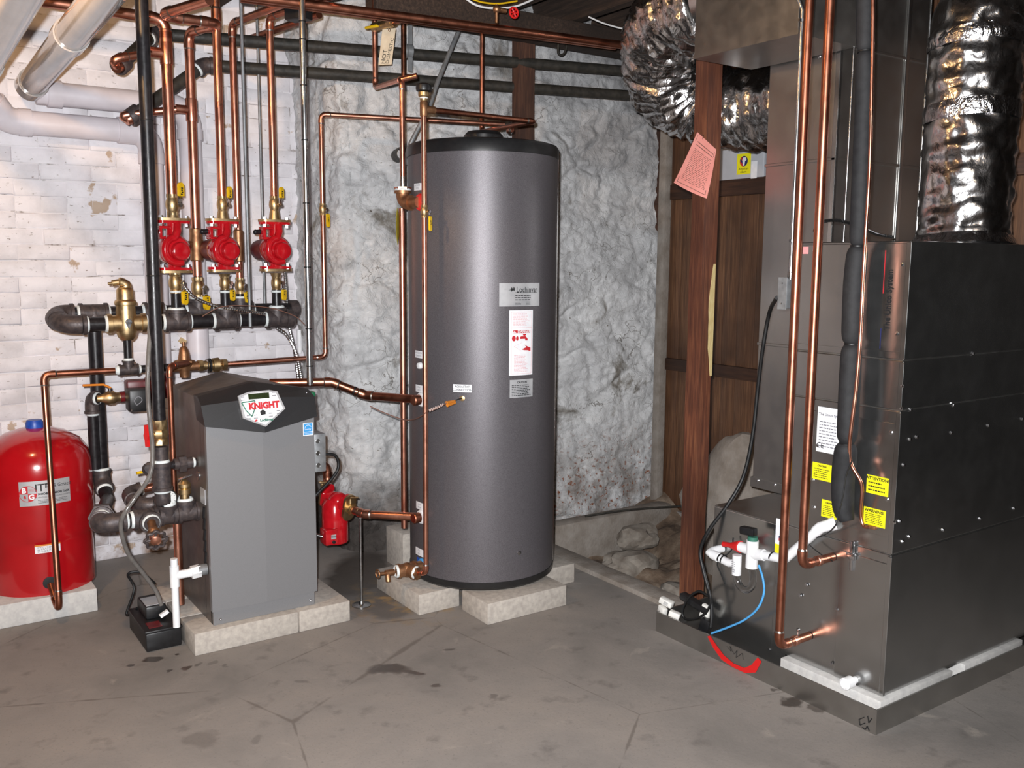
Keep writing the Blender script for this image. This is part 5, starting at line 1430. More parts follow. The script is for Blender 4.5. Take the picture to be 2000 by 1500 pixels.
# lower back line: iron elbows, copper, yellow lever
lb = V(*at(255, 985, Y=3.86)); lz = hgt(985, lb.x, 3.86)
l2 = thing('lower_line', 'black iron elbows and brass valve behind the boiler return pipe', 'pipe', lb)
pA = V(*at(243, 963, Y=4.02)); pA2 = V(*at(300, 950, Y=4.02)); pBq = V(*at(272, 988, Y=3.80)); pB2 = V(*at(330, 983, Y=3.80))
iron_elbow(l2, pA2.lerp(pA, .55), pA, pA.lerp(pBq, .5), (pA - pA2).normalized(), (pBq - pA).normalized(), .022)
iron_elbow(l2, pA.lerp(pBq, .6), pBq, pBq.lerp(pB2, .45), (pBq - pA).normalized(), (pB2 - pBq).normalized(), .023)
MB().cyl(pBq.lerp(pB2, .4), pB2 + V(.25, 0, 0), .022, 16).build('nipple', 'iron_pipe', l2)
iron_tee(l2, pBq.lerp(pB2, 1.0), ((1, 0, 0), (-1, 0, 0)), .023, .035)
MB().cyl(pA2.lerp(pA, .6), pA2 + V(.35, 0, .03), .0175, 16).build('pipe', 'copper', l2)
MB().lathe([(.018, -.03), (.025, -.025), (.027, 0), (.025, .025), (.018, .03)], pA2 + V(.06, 0, .01), (1, 0, .08), 14).cyl(pA2 + V(.06, 0, .01), pA2 + V(.06, 0, .06), .008, 8).build('valve_body', 'brass', l2)
MB().path([pA2 + V(.06, 0, .055), pA2 + V(.03, 0, .075), pA2 + V(-.07, -.02, .07)], .0065, 8).build('lever', 'yellow', l2)
# small circular iron flange behind the gas pipe
fq = V(*at(292, 915, Y=3.95)); MB().lathe([(.018, -.02), (.026, -.015), (.028, .015), (.020, .02), (.02, .0)], fq, (-.4, -1, 0), 16).build('pipe_cap', 'iron_fitting', l2)

# condensate pump, tube and trap stub
cpx0, cpx1 = .776, .905
cp = thing('condensate_pump', 'small black condensate pump box on the floor beside the boiler blocks', 'pump', (.835, 3.74, 0))
MB().bx(.772, .905, 3.575, 3.86, .002, .075, .006).build('tank', 'black_plastic', cp)
MB().bx(.768, .909, 3.57, 3.865, .075, .086, .004).build('lid', 'black_plastic', cp)
MB().bx(.80, .88, 3.69, 3.84, .086, .14, .010).build('motor_cover', 'black_plastic', cp)
MB().bx(.805, .875, 3.70, 3.80, .1405, .1425).build('data_label', 'silver_label', cp, smooth=False)
MB().bx(.79, .84, 3.60, 3.66, .086, .089).build('warning_sticker', 'dark_red', cp, smooth=False)
MB().box((.862, 3.66, .112), (.035, .014, .014), Matrix.Rotation(-.5, 3, 'Y')).build('clip', 'pvc_white', cp, smooth=False)
hose = [V(*at(289, 715, Y=3.62)), V(*at(290, 790, Y=3.61)), V(*at(298, 880, Y=3.59)), V(*at(292, 930, Y=3.58)), V(*at(264, 972, Y=3.585)), V(*at(243, 1003, Y=3.58)), V(*at(236, 1030, Y=3.60)), V(*at(250, 1080, Y=3.64)), V(*at(280, 1120, Y=3.68)), V(*at(305, 1155, Y=3.69)), V(*at(316, 1196, Y=3.68))]
tb = [V(*at(286, 120, Y=3.70)), V(*at(292, 300, Y=3.70)), V(*at(297, 480, Y=3.69)), V(*at(296, 600, Y=3.66))] + hose
tb[-1].z = .14
tag(MB().path(spline(tb, 6), .0085, 12).build('drain_tube', 'clear_hose'), 'grey clear drain tube hanging beside the gas pipe into the condensate pump', 'tube')
cord = [V(.80, 3.84, .09), V(.77, 3.90, .05), V(*at(262, 1150, Y=3.9)), V(*at(250, 1122, Y=3.95)), V(*at(275, 1118, Y=3.95)), V(*at(303, 1140, Y=3.96))]
tag(MB().path(spline(cord, 7), .0055, 10).build('mains_cable', 'black_rubber'), 'short black cord looping behind the condensate pump', 'cord')
cz_ = at(402, 1113, Y=3.52).z; tpx = vx(341, 1128, 3.56); tpy = 3.56
tp = thing('condensate_stub', 'white plastic tee pipe draining the boiler into the black pump', 'pipe', (tpx, tpy, .09))
MB().cyl((tpx, tpy, .087), (tpx, tpy, hgt(1091, tpx, tpy)), .0135, 16).build('pipe', 'pvc_white', tp)
tz_ = hgt(1124, tpx, tpy)
MB().cyl((tpx, tpy, tz_ - .045), (tpx, tpy, tz_ + .038), .0175, 16).cyl((tpx, tpy, tz_), (tpx + .055, tpy - .01, tz_ + .003), .0165, 16).build('tee', 'pvc_white', tp)
MB().hex((tpx + .06, tpy - .01, tz_ + .003), (tpx + .095, tpy - .012, tz_ + .006), .026).cyl((tpx + .05, tpy - .01, tz_ + .003), (BX0 - .03, tpy - .014, tz_ + .008), .017, 16).build('union', 'pvc_white', tp)
MB().lathe([(.022, 0), (.022, .034)], (BX0 - .032, tpy - .014, tz_ + .008), (1, 0, 0), 16).build('outlet', 'conduit_grey', tp)

# ================================================================== RODS, CONDUITS, CABLES
def rod_(name, label, px, py, Y, z0, z1, r, m, cat='rod'):
    x = vx(px, py, Y); return tag(MB().cyl((x, Y, z0), (x, Y, z1), r, 14).build(name, m), label, cat)
rod_('threaded_rod', 'thin grey steel rod hanging in front of the manifold between two pumps', 479, 300, MY - .05, MZ - .03, 2.74, .0075, 'conduit_grey')
rod_('threaded_rod', 'thin grey steel rod behind the right hand pump', 509, 300, RY + .06, RZ + .0, 2.74, .0065, 'conduit_grey')
sx_, sy_ = vx(598, 400, 3.72), 3.72
stt = thing('steel_conduit', 'bright steel conduit with black wire ties beside the stone corner', 'conduit', (sx_, sy_, 1.0))
MB().cyl((sx_, sy_, hgt(752, sx_, sy_)), (sx_, sy_, 2.74), .0135, 18).build('tube', 'strut_chrome', stt)
for py in (43, 78, 168, 275, 398, 523, 643, 716): MB().lathe([(.0137, 0), (.0146, .001), (.0146, .004), (.0137, .005)], (sx_, sy_, hgt(py, sx_, sy_)), (0, 0, 1), 18, caps=False).build('wire_tie', 'black_rubber', stt)
MB().lathe([(.014, 0), (.019, .002), (.019, .02), (.014, .022)], (sx_ + .004, sy_, hgt(775, sx_, sy_)), (0, 0, 1), 14).build('connector', 'green_plastic', stt)
MB().lathe([(.017, 0), (.017, .018), (.01, .02)], (sx_ + .006, sy_, hgt(796, sx_, sy_)), (0, 0, 1), 8).build('clamp', 'chrome', stt)
MB().cyl((sx_ + .006, sy_, hgt(845, sx_, sy_)), (sx_ + .006, sy_, hgt(790, sx_, sy_)), .006, 10).build('cable', 'print_green', stt)
def bx_cable(name, label, pts, r=.0085, m='strut_chrome'):
    sp_ = spline(pts, 10); d = [sp_[0]]
    out = []; acc = 0
    for a, b in zip(sp_, sp_[1:]):
        n_ = max(1, int((b - a).length / .0045)); out += [a.lerp(b, k / n_) for k in range(n_)]
    rr_ = [r * (1.0 if (i % 2) else .82) for i in range(len(out))]
    return tag(MB().path(out, rr_, 10).build(name, m, angle=20), label, 'cable')
bx_cable('armored_cable', 'armored cable swooping from the left pump along the manifold', [V(*at(*p, Y=MY - .075)) for p in ((357, 548), (362, 562), (380, 580), (405, 592), (435, 600), (480, 607), (520, 614))], .0075)
bx_cable('armored_cable', 'armored cable hanging at the right of the right hand pump', [V(*at(*p, Y=RY)) for p in ((556, 530), (560, 580), (563, 630), (574, 680), (583, 745))], .0085)
bx_cable('armored_cable', 'armored cable curving from the manifold end down behind the boiler', [V(*at(*p, Y=MY - .02)) for p in ((540, 640), (560, 655), (578, 690), (590, 745))], .0085)
tag(MB().path(spline([V(*at(*p, Y=MY - .09)) for p in ((395, 618), (430, 600), (475, 597), (530, 602), (575, 617), (595, 634))], 6), .0022, 6).build('control_wire', 'wire_brown'), 'thin brown control wire strung across the manifold', 'wire')
stub_ = V(*at(585, 690, Y=4.83)); tag(MB().cyl(stub_, stub_ + V(0, 0, .13), .014, 12).build('conduit_stub', 'pvc_white'), 'short white conduit stub on the brick wall near the stone corner', 'conduit')

# ================================================================== TANK PIPING
# hot outlet: elbow, riser, tee to the overhead hot line
q, d = PORT['hot']
hx_, hy_ = vx(786, 300, 3.58), 3.58
he = thing('hot_elbow', 'bronze elbow on the red hot water port of the tall tank', 'fitting', q)
hz_ = q.z
p_el = V(hx_, hy_, hz_)
dd = (q - p_el); dd.z = 0; dd.normalize()
arc0 = V(hx_, hy_, hz_ + .045); arc1 = p_el + dd * .045
MB().path([arc0.lerp(p_el, t_).lerp(p_el.lerp(arc1, t_), t_) for t_ in [k / 8 for k in range(9)]], .029, 18).lathe([(.029, 0), (.036, 0), (.036, .012), (.03, .012)], arc0 - V(0, 0, .004), (0, 0, 1), 18).lathe([(.029, 0), (.033, .0), (.033, .012), (.03, .012)], arc1 - dd * .002, dd, 18).cyl(arc1, q + d * .01, .024, 16).build('elbow', 'bronze', he)
tape_ring(he, arc0 + V(0, 0, .008), V(0, 0, 1), .030)
MB().hex(arc0 + V(0, 0, .010), arc0 + V(0, 0, .022), .036).build('bushing', 'copper', he)
ztop = hgt(155, hx_, hy_)
far = V(*at(733, 171, Y=4.02)); far.z = hgt(171, far.x, far.y)
hl_ = pipe_run('hot_riser', 'copper hot water riser left of the tall tank with a bend at the top', [V(hx_, hy_, arc0.z + .02), V(hx_, hy_, ztop), far, V(far.x, far.y, 2.70)], .0115, 'copper')
MB().cyl((hx_, hy_, hgt(372, hx_, hy_)), (hx_, hy_, hgt(345, hx_, hy_)), .0118, 14).build('solder_sleeve', 'solder', hl_)
st2 = V(hx_, hy_, ztop); MB().cyl(st2, st2 + V(.045, -.05, .012), .012, 14).build('stub', 'copper', hl_)
# relief discharge
rd = thing('relief_discharge', 'copper discharge pipe hanging straight down left of the tall tank', 'pipe', (hx_, hy_ + .03, .4))
rx_, ry_ = vx(787, 700, hy_ + .03), hy_ + .03
MB().cyl((rx_, ry_, hgt(1031, rx_, ry_)), (rx_, ry_, hz_ - .02), .0135, 18).build('pipe', 'copper', rd)
tgq = V(*at(776, 440, Y=hy_ + .04))
MB().prism([(0, .075), (.012, .05), (.018, 0), (.012, -.05), (0, -.085), (-.012, -.05), (-.016, 0), (-.010, .05)], tgq, V(.75, .66, 0), (0, 0, 1), V(.66, -.75, 0), 0, .0015).build('tag', 'olive_tag', rd, smooth=False)
# cold inlet line in front of tank with vacuum breaker
q, d = PORT['cold']
kx, ky = vx(830, 700, 3.33), 3.33
cf = thing('cold_inlet_tee', 'bronze tee and bushing on the cold inlet at the tank foot', 'fitting', q)
ci = q + V(-.075, -.0, 0); ci = V(vx(795, 1108, 3.44), 3.44, hgt(1110, 1.86, 3.44))
MB().cyl(q, ci, .026, 18).sphere(ci, .032, 16, 10).lathe(rim_prof(.022, .045), ci, V(-1, .1, 0), 18).lathe(rim_prof(.022, .045), ci, (q - ci), 18).lathe(rim_prof(.022, .045), ci, V(.45, -1, -.1), 18).build('tee', 'bronze', cf)
tape_ring(cf, ci + V(-1, .1, 0).normalized() * .045, V(-1, .1, 0), .024); nd = V(.45, -1, -.1).normalized(); tape_ring(cf, ci + nd * .045, nd, .024)
MB().hex(ci + nd * .05, ci + nd * .064, .028).build('bushing', 'bronze', cf)
zc0 = hgt(1118, kx, ky)
tee_z = hgt(213, kx, ky); east = V(*at(1043, 237, Y=ky)); east.z = tee_z
north = V(*at(941, 257, Y=4.02)); north.z = at(941, 257, Y=4.02).z
cl_ = pipe_run('cold_line', 'slim copper cold water line climbing in front of the tall tank', [ci + nd * .06, V(kx, ky, zc0), V(kx, ky, tee_z + .04)], .0108, 'copper')
pipe_run('cold_crossover', 'copper crossover pipe above the tank, doubling back and rising to the ceiling', [V(kx + .01, ky, tee_z), V(east.x, ky, tee_z), V(north.x, 4.02, north.z), V(north.x, 4.02, 2.70)], .0112, 'copper_dull', couplings=[(V(east.x, ky, tee_z).lerp(V(north.x, 4.02, tee_z), .42), V(north.x, 4.02, tee_z) - V(east.x, ky, tee_z))])
MB().lathe([(.0135, -.03), (.016, -.026), (.016, .026), (.0135, .03)], (kx, ky, tee_z), (0, 0, 1), 16).cyl((kx, ky, tee_z), (kx + .05, ky, tee_z), .0145, 14).build('tee', 'bronze', cl_)
vb = thing('vacuum_breaker', 'vacuum breaker with a round black cap on the cold line', 'valve', (kx, ky, tee_z + .03))
MB().lathe([(.013, 0), (.016, .004), (.016, .014), (.022, .02), (.022, .034), (.016, .038)], (kx, ky, tee_z + .03), (0, 0, 1), 16).build('body', 'brass', vb); tape_ring(vb, V(kx, ky, tee_z + .040), V(0, 0, 1), .0145)
MB().lathe([(.018, .036), (.030, .040), (.032, .050), (.030, .062), (.02, .068), (0, .069)], (kx, ky, tee_z + .03), (0, 0, 1), 18).build('cap', 'black_plastic', vb)
ball_valve('small brass valve with a yellow lever in front of the tall tank', (kx, ky, hgt(413, kx, ky)), .011, False, (.5, -.86), hl=2.0)
dr = thing('drain_cock', 'small bronze drain cock at the foot of the tall tank', 'valve', ci + V(-.09, .01, 0))
dc = ci + V(-1, .1, 0).normalized() * .06
MB().cyl(dc, dc + V(-.04, .004, 0), .013, 14).cyl(dc + V(-.03, .003, 0), dc + V(-.034, -.01, -.035), .011, 12).cyl(dc + V(-.04, .004, 0), dc + V(-.075, .006, .003), .007, 10).build('body', 'bronze', dr)
b = MB(); hc = dc + V(-.075, .006, .003); b.path([hc + V(0, .018 * math.cos(a), .018 * math.sin(a)) for a in [2 * PI * k / 16 for k in range(17)]], .003, 6, False).cyl(hc - V(0, .018, 0), hc + V(0, .018, 0), .003, 6).build('handwheel', 'bronze', dr)
# boiler supply to the tank
q, d = PORT['supply']
s1 = V(*at(716, 786, Y=3.72)); s1.z = q.z - .004; s2 = V(*at(648, 746, Y=3.80)); s3 = V(*at(600, 742, Y=3.84)); s4 = V(BX1 - .03, 3.90, s3.z - .01)
sp1 = pipe_run('tank_supply', 'thick copper supply pipe dropping from the boiler to the upper tank port', [q + d * .008, s1, s2, s4], .0185, 'copper_dull')
for k in (.35, .8): p = s1.lerp(s2, k); MB().lathe([(.019, -.004), (.0205, -.003), (.0205, .003), (.019, .004)], p, s2 - s1, 14, caps=False).box(p + V(0, -.005, -.024), (.004, .004, .012)).build('wire_tie', 'black_rubber', sp1)
MB().lathe([(.0195, 0), (.023, .002), (.023, .03), (.0195, .034)], q + d * .016, d, 16).build('adapter', 'copper_dull', sp1)
# return through the lower pump
q, d = PORT['ret']
t1 = V(*at(712, 1022, Y=3.66)); t1.z = q.z - .005
lp = V(*at(668, 1000, Y=3.80))
pd = V(.62, -.72, -.30).normalized()
fl_c = t1 + V(-.03, .05, .012)
rp = pipe_run('tank_return', 'copper return pipe from the lower tank port to the red pump', [q + d * .008, t1, fl_c], .0185, 'copper')
MB().lathe([(.0195, 0), (.023, .002), (.023, .03), (.0195, .034)], q + d * .016, d, 16).build('adapter', 'copper_dull', rp)
pu = thing('tank_pump', 'red wet rotor pump with brass flanges beside the boiler', 'pump', (lp.x, lp.y, .25))
ax = V(-.28, .92, .2).normalized()
f1 = fl_c + ax * .03; f2 = f1 + ax * .15
def oval(c, n, w_, h_, t_, m_, nm):
    a, b, n = frame_of(n); b = V(0, 0, 1) - n * n.z; b.normalize(); a = b.cross(n)
    pts = [(h_ * .55 * math.cos(math.radians(k)), (w_ - h_ * .5 if math.sin(math.radians(k)) > 0 else -(w_ - h_ * .5)) + h_ * .5 * math.sin(math.radians(k))) for k in range(0, 360, 15)]
    return MB().prism(pts, c, a, b, n, -t_ / 2, t_ / 2).build(nm, m_, pu, smooth=False)
oval(f1, ax, .062, .062, .012, 'brass', 'brass_flange'); oval(f1 + ax * .013, ax, .060, .060, .013, 'red_paint', 'red_flange')
oval(f2, ax, .060, .060, .013, 'red_paint', 'red_flange'); oval(f2 + ax * .013, ax, .060, .060, .010, 'brass', 'brass_flange')
MB().cyl(fl_c - ax * .005, f1, .024, 16).hex(fl_c, fl_c + ax * .012, .028).build('isolation_valve', 'brass', pu)
for c_ in (fl_c + ax * .02, f2 + ax * .035):
    top_ = c_ + V(0, 0, .045); MB().cyl(c_, top_, .008, 10).box(top_ + V(.012, 0, .004), (.055, .016, .007), Matrix.Rotation(.15, 3, 'Y'), .003).build('butterfly_handle', 'brass', pu)
mc = (f1 + f2) / 2
MB().cyl(f1, f2, .034, 20).sphere(mc, .046, 18, 12).build('casing', 'red_paint', pu)
mb_ = V(mc.x - .012, mc.y + .01, hgt(1064, mc.x - .012, mc.y - .05))
MB().lathe([(.056, 0), (.060, .006), (.058, mc.z - mb_.z - .01), (.040, mc.z - mb_.z + .015)], mb_, (0, 0, 1), 28).build('motor', 'red_paint', pu)
jb_ = V(*at(643, 1046, Y=mb_.y - .03)); jx = MB().box(jb_, (.062, .07, .072), None, .006).build('terminal_box', 'red_paint', pu)
f = flat_on(jb_ + V(.006, -.0355, -.008), (1, 0, 0), (0, 0, 1)); b = MB(); f.rect(b, -.012, .012, .0, .020, .0008); b.build('badge', 'silver_label', jx, smooth=False)
b = MB(); f.text(b, 'TACO', .009, 0, .010, .0004, lift=.0014); b.build('lettering', 'print_black', jx, smooth=False)
MB().lathe([(.008, 0), (.008, .006), (0, .007)], jb_ + V(.006, -.035, -.022), (0, -1, 0), 10).build('knob', 'black_plastic', jx)
MB().cyl(jb_ + V(-.03, 0, .0), jb_ + V(-.075, .03, .012), .008, 10).build('cable_whip', 'strut_chrome', pu)
f3 = f2 + ax * .02; up1 = V(*at(640, 940, Y=f3.y + .05)); up2 = V(up1.x - .003, up1.y, hgt(905, up1.x, up1.y)); inb = V(BX1 - .01, up1.y, up2.z)
pipe_run('pump_inlet', 'copper pipe from the boiler side bending down into the red tank pump', [f3, up1, up2, inb], .0185, 'copper_dull')
# support stand below the return pipe
ss = V(*at(706, 1182, Z=0)); sup = thing('pipe_stand', 'thin steel support rod with a flat foot under the tank return pipe', 'stand', (ss.x, ss.y, 0))
MB().cyl((ss.x, ss.y, .003), (ss.x, ss.y, hgt(1012, ss.x, ss.y)), .006, 12).build('rod', 'steel', sup); MB().lathe([(.042, .001), (.042, .004), (.012, .008), (.009, .02), (0, .02)], (ss.x, ss.y, 0), (0, 0, 1), 20).build('foot', 'steel', sup)
# aquastat wiring
wq = aq + nrm * .006; w1 = aq + nrm * .03 + V(-.03, -.004, -.004)
wr_ = thing('aquastat_wiring', 'thin twisted wire with two red connectors hooked to the tank', 'wire', wq)
MB().path(spline([wq, aq + nrm * .02 + V(-.015, 0, .0), w1], 5), .002, 6).build('lead', 'black_rubber', wr_)
tipc = V(*at(872, 787, Y=w1.y - .02))
MB().cyl(w1, tipc, .005, 10, .0075).build('wire_nut', 'label_orange', wr_); MB().cyl(w1 + V(.002, 0, -.008), tipc + V(.004, 0, -.010), .005, 10, .0075).build('wire_nut', 'label_orange', wr_)
tw = [tipc, V(*at(858, 795, Y=tipc.y)), V(*at(845, 801, Y=tipc.y)), V(*at(836, 803, Y=3.28)), V(*at(815, 817, Y=3.40)), V(*at(790, 820, Y=3.55)), V(*at(750, 806, Y=3.62)), V(*at(722, 793, Y=3.66))]
MB().path(spline(tw, 6), .0024, 6).build('cable', 'wire_brown', wr_)
hel = [V(*at(866 - 28 * k / 30, 790 + 12 * k / 30, Y=tipc.y - .004)) + V(0, 0, .006 * math.sin(k * 1.3)) for k in range(31)]; MB().path(hel, .0016, 5).build('twisted_lead', 'wire_pale', wr_)
# junction box on the boiler side with cord
jx_ = thing('junction_box', 'grey metal junction box on the right side of the boiler', 'junction box', (BX1 + .05, 3.60, .72))
MB().bx(BX1 + .006, BX1 + .058, 3.50, 3.62, .64, .80, .006).build('box', 'conduit_grey', jx_)
for z in (.67, .72, .77): MB().lathe([(.010, 0), (.010, .001), (.0085, .0015), (.0085, .0005)], (BX1 + .022, 3.50, z), (0, -1, 0), 14).build('knockout', 'steel', jx_)
q = V(*at(645, 885, Y=3.56)); cq = V(BX1 + .058, 3.56, q.z)
MB().lathe([(.010, 0), (.014, .004), (.014, .012), (.009, .02)], cq, (1, 0, 0), 12).build('cord_grip', 'black_plastic', jx_)
tag(MB().path(spline([cq + V(.012, 0, 0), V(*at(655, 890, Y=3.56)), V(*at(661, 912, Y=3.56)), V(*at(648, 935, Y=3.555)), V(*at(622, 962, Y=3.55)), V(*at(612, 972, Y=3.55))], 7), .0065, 10).build('mains_cable', 'black_rubber'), 'black cord curving out of the junction box beside the boiler', 'cord')

# ================================================================== LINES IN FRONT OF THE AIR HANDLER
def face_line(label, px, py, X, stub_z_px, r=.0145):
    q = V(*at(px, py, X=X)); root = pipe_run('water_line', label, [V(X, q.y, 2.74), q, V(UX - .003, q.y, q.z)], r, 'copper_dull')
    return q, root
qa, ra = face_line('copper line, the longer of two, elbowing into the air handler near its foot', 1521, 1262, 2.47, 0)
qb, rb_ = face_line('copper line, the shorter of two, elbowing into the air handler at mid height', 1566, 1104, 2.47, 0)
for q, root in ((qa, ra), (qb, rb_)):
    MB().lathe([(.0150, -.01), (.0175, -.008), (.0175, .008), (.0150, .01)], q + V(.085, 0, 0), (1, 0, 0), 14, caps=False).build('coupling', 'copper', root)
bl = V(qa.x + .10, qa.y, qa.z); MB().cyl(bl + V(0, 0, .01), bl + V(0, 0, .034), .004, 8).sphere(bl + V(0, 0, .036), .007, 8, 6).build('air_bleed', 'steel', ra)
# insulated suction line with ties
ipt = [(1692, -60), (1690, 60), (1688, 200), (1682, 340), (1676, 470), (1668, 560), (1664, 662), (1659, 760), (1654, 857), (1647, 930), (1647, 990), (1655, 1018)]
pts = [V(*at(p[0], p[1], X=2.57 - (.0 if p[1] < 900 else -.012))) for p in ipt]
isl = thing('insulated_line', 'black foam insulated refrigerant line tied in segments on the air handler', 'refrigerant line', pts[-1])
sp_ = spline(pts, 10); tie_y = [(i, hgt(0, p.x, p.y)) for i, p in enumerate(sp_)]
def rowof(p): q = p - EYE; return 750 + F_PX * q.dot(DWN) / q.dot(FWD)
ties = [96, 478, 663, 858]
segs = []; cur = []
for p in sp_:
    if ties and rowof(p) > ties[0]:
        cur.append(p); segs.append(cur); cur = [p]; ties.pop(0)
    else: cur.append(p)
segs.append(cur)
for i, sg_ in enumerate(segs):
    n_ = len(sg_); last = i == len(segs) - 1
    if n_ < 3: continue
    fine = spline(sg_, 3); L_ = [0]
    for a, b in zip(fine, fine[1:]): L_.append(L_[-1] + (b - a).length)
    R_ = .0335 if i > 1 else .028
    rr_ = [R_ * (1 - .42 * math.exp(-(l / .012) ** 1) - .42 * math.exp(-((L_[-1] - l) / (.012 if not last else .03)))) * (1.12 if last else 1) for l in L_]
    MB().path(fine, rr_, 20).build('foam_sleeve', 'foam', isl)
    if i: MB().lathe([(.0225, -.003), (.0235, -.002), (.0235, .002), (.0225, .003)], fine[0], fine[1] - fine[0], 16, caps=False).build('wire_tie', 'black_rubber', isl)
lpt = [(1703, -60), (1703, 60), (1700, 200), (1696, 340), (1688, 470), (1683, 560), (1678, 662), (1670, 760), (1660, 840), (1657, 880), (1662, 910), (1678, 938), (1682, 960), (1679, 1000), (1684, 1026), (1697, 1030)]
pl_ = [V(*at(p[0] + 2, p[1], X=2.545 + (0 if p[1] < 850 else .05 * min(1, (p[1] - 850) / 150)))) for p in lpt]
tag(MB().path(spline(pl_, 6), .0058, 12).build('liquid_line', 'copper'), 'thin bright copper tube snaking beside the black foam line', 'refrigerant line')
wpt = [(1664, 900), (1652, 930), (1646, 970), (1636, 1010), (1630, 1028), (1610, 1045), (1578, 1057), (1600, 1080), (1626, 1096)]
tag(MB().path(spline([V(*at(*p, X=2.535 if i < 5 else 2.60)) for i, p in enumerate(wpt)], 5), .002, 6).build('sensor_wire', 'black_rubber'), 'thin black sensor wire dropping past the white elbow to the copper stub', 'wire')
tag(MB().box(V(*at(1703, 1030, X=UX - .008)), (.014, .03, .012), None, .003).build('line_fitting', 'bronze'), 'small bronze fitting under the yellow warning sticker', 'fitting')

# conduit and switch box left of the unit
sq = V(*at(1534, 573, Y=2.125)); swb = thing('switch_box', 'small galvanised switch box hanging at the air handler edge', 'switch box', (sq.x, 2.105, sq.z - .1))
MB().box(sq, (.030, .034, .105), None, .003).build('box', 'conduit_grey', swb, smooth=False)
MB().box(sq + V(-.0165, 0, 0), (.003, .038, .112), None, .001).build('cover', 'conduit_grey', swb, smooth=False)
for z in (-.035, .035): MB().sphere(sq + V(-.0185, 0, z), .003, 8, 6).build('screw', 'steel', swb)
ex_, ey_ = sq.x + .008, sq.y - .012
ct = thing('steel_conduit', 'bright thin steel conduit running up in front of the tall duct', 'conduit', (ex_, ey_, sq.z + .05))
czb = hgt(20, ex_, ey_)
MB().path([V(ex_, ey_, sq.z + .05), V(ex_, ey_, czb), V(ex_ - .006, ey_ + .01, czb + .03), V(ex_ - .035, ey_ + .05, czb + .10), V(ex_ - .08, ey_ + .11, 2.74)], .0078, 14).build('tube', 'strut_chrome', ct)
for py in (40, 470): MB().lathe([(.008, -.006), (.0105, -.005), (.0105, .005), (.008, .006)], (ex_, ey_, hgt(py, ex_, ey_)), (0, 0, 1), 12).box((ex_ - .012, ey_, hgt(py, ex_, ey_)), (.014, .006, .008)).build('strap', 'steel', ct)
MB().lathe([(.0085, 0), (.0105, .001), (.0105, .02), (.0085, .022)], (ex_, ey_, sq.z + .052), (0, 0, 1), 12).build('connector', 'steel', ct)
cb_ = [sq + V(-.02, .02, -.015), V(*at(1503, 610, X=2.72)), V(*at(1490, 680, X=2.74)), V(*at(1480, 760, X=2.76)), V(*at(1470, 850, X=2.76)), V(*at(1452, 930, X=2.74)), V(*at(1422, 985, X=2.69)), V(*at(1385, 1035, X=2.645)), V(*at(1368, 1075, X=2.635)), V(*at(1374, 1115, X=2.63)), V(*at(1383, 1150, X=2.63)), V(*at(1390, 1190, X=2.63)), V(*at(1388, 1225, X=2.62))]
tag(MB().path(spline(cb_, 7), .0075, 10).build('power_cable', 'black_rubber'), 'long black power cable sagging from the switch box to the pan', 'cable')
# hanger rods beside the ducts
for lab_, px, py, Y, r in (('slim hanger rod in front of the duct corner right of the copper lines', 1662, 200, 2.20, .004), ('slim hanger rod between the tall duct and the upright foil duct', 1800, 300, 2.12, .005)):
    x = vx(px, py, Y); tag(MB().cyl((x, Y, 1.577), (x, Y, 2.76), r, 10).build('hanger_rod', 'steel'), lab_, 'rod')
bx_cable('armored_cable', 'armored cable lying on top of the air handler', [V(*at(p[0], p[1], Y=1.92)) for p in ((1590, 452), (1600, 436), (1630, 430), (1660, 436), (1690, 448), (1715, 458), (1745, 463))], .006)

# condensate trap
TXp = 2.605
def tp_(px, py, X=TXp): return V(*at(px, py, X=X))
tr_ = thing('condensate_trap', 'white plastic condensate trap with a red end and clear bend', 'trap', tp_(1470, 1110))
zup = V(0, 0, 1)
a1 = tp_(1632, 1022, UX - .004); a2 = tp_(1603, 1030, 2.60); a3 = tp_(1533, 1092); a4 = tp_(1490, 1084); tc = tp_(1469, 1082); 
MB().path([a1, a1.lerp(a2, .5), a2, a2.lerp(a3, .12)], .0195, 16).cyl(a1, a1.lerp(a2, .35), .0225, 16).build('elbow', 'pvc_white', tr_)
MB().path([a2.lerp(a3, .06), a3.lerp(a2, .05), a3, a3.lerp(a4, .1), a4], .0165, 16).build('pipe', 'pvc_white', tr_)
MB().cyl(tc - zup * .052, tc + zup * .052, .0225, 20).cyl(tc, tc.lerp(a4, 1.1), .021, 18).build('tee', 'pvc_white', tr_)
rc = tp_(1446, 1068); MB().cyl(tc + zup * .012, rc, .019, 16).build('tee_arm', 'pvc_white', tr_)
MB().lathe([(.023, 0), (.022, .008), (.016, .03), (.010, .05), (.010, .085), (0, .086)], rc, (rc - tc) + V(0, .0, -.02), 18).build('red_end', 'red_plastic', tr_)
MB().cyl(tc + zup * .052, tc + zup * .066, .019, 16).build('cleanout_plug', 'print_green', tr_)
wq_ = tc + zup * .074; MB().box(wq_ + V(-.0, .022, .008), (.030, .066, .030), Matrix.Rotation(-.08, 3, 'X'), .006).build('cleanout_cap', 'black_plastic', tr_)
lc = tp_(1439, 1104); MB().cyl(lc - zup * .036, lc + zup * .040, .0175, 18).build('riser', 'pvc_white', tr_)
f = flat_on(lc + V(-.0178, 0, -.01), (0, -1, 0), (0, 0, 1)); b = MB(); f.lines(b, -.010, .010, -.015, .030, 6, .4, .001, 4); b.build('printing', 'print_grey', tr_, smooth=False)
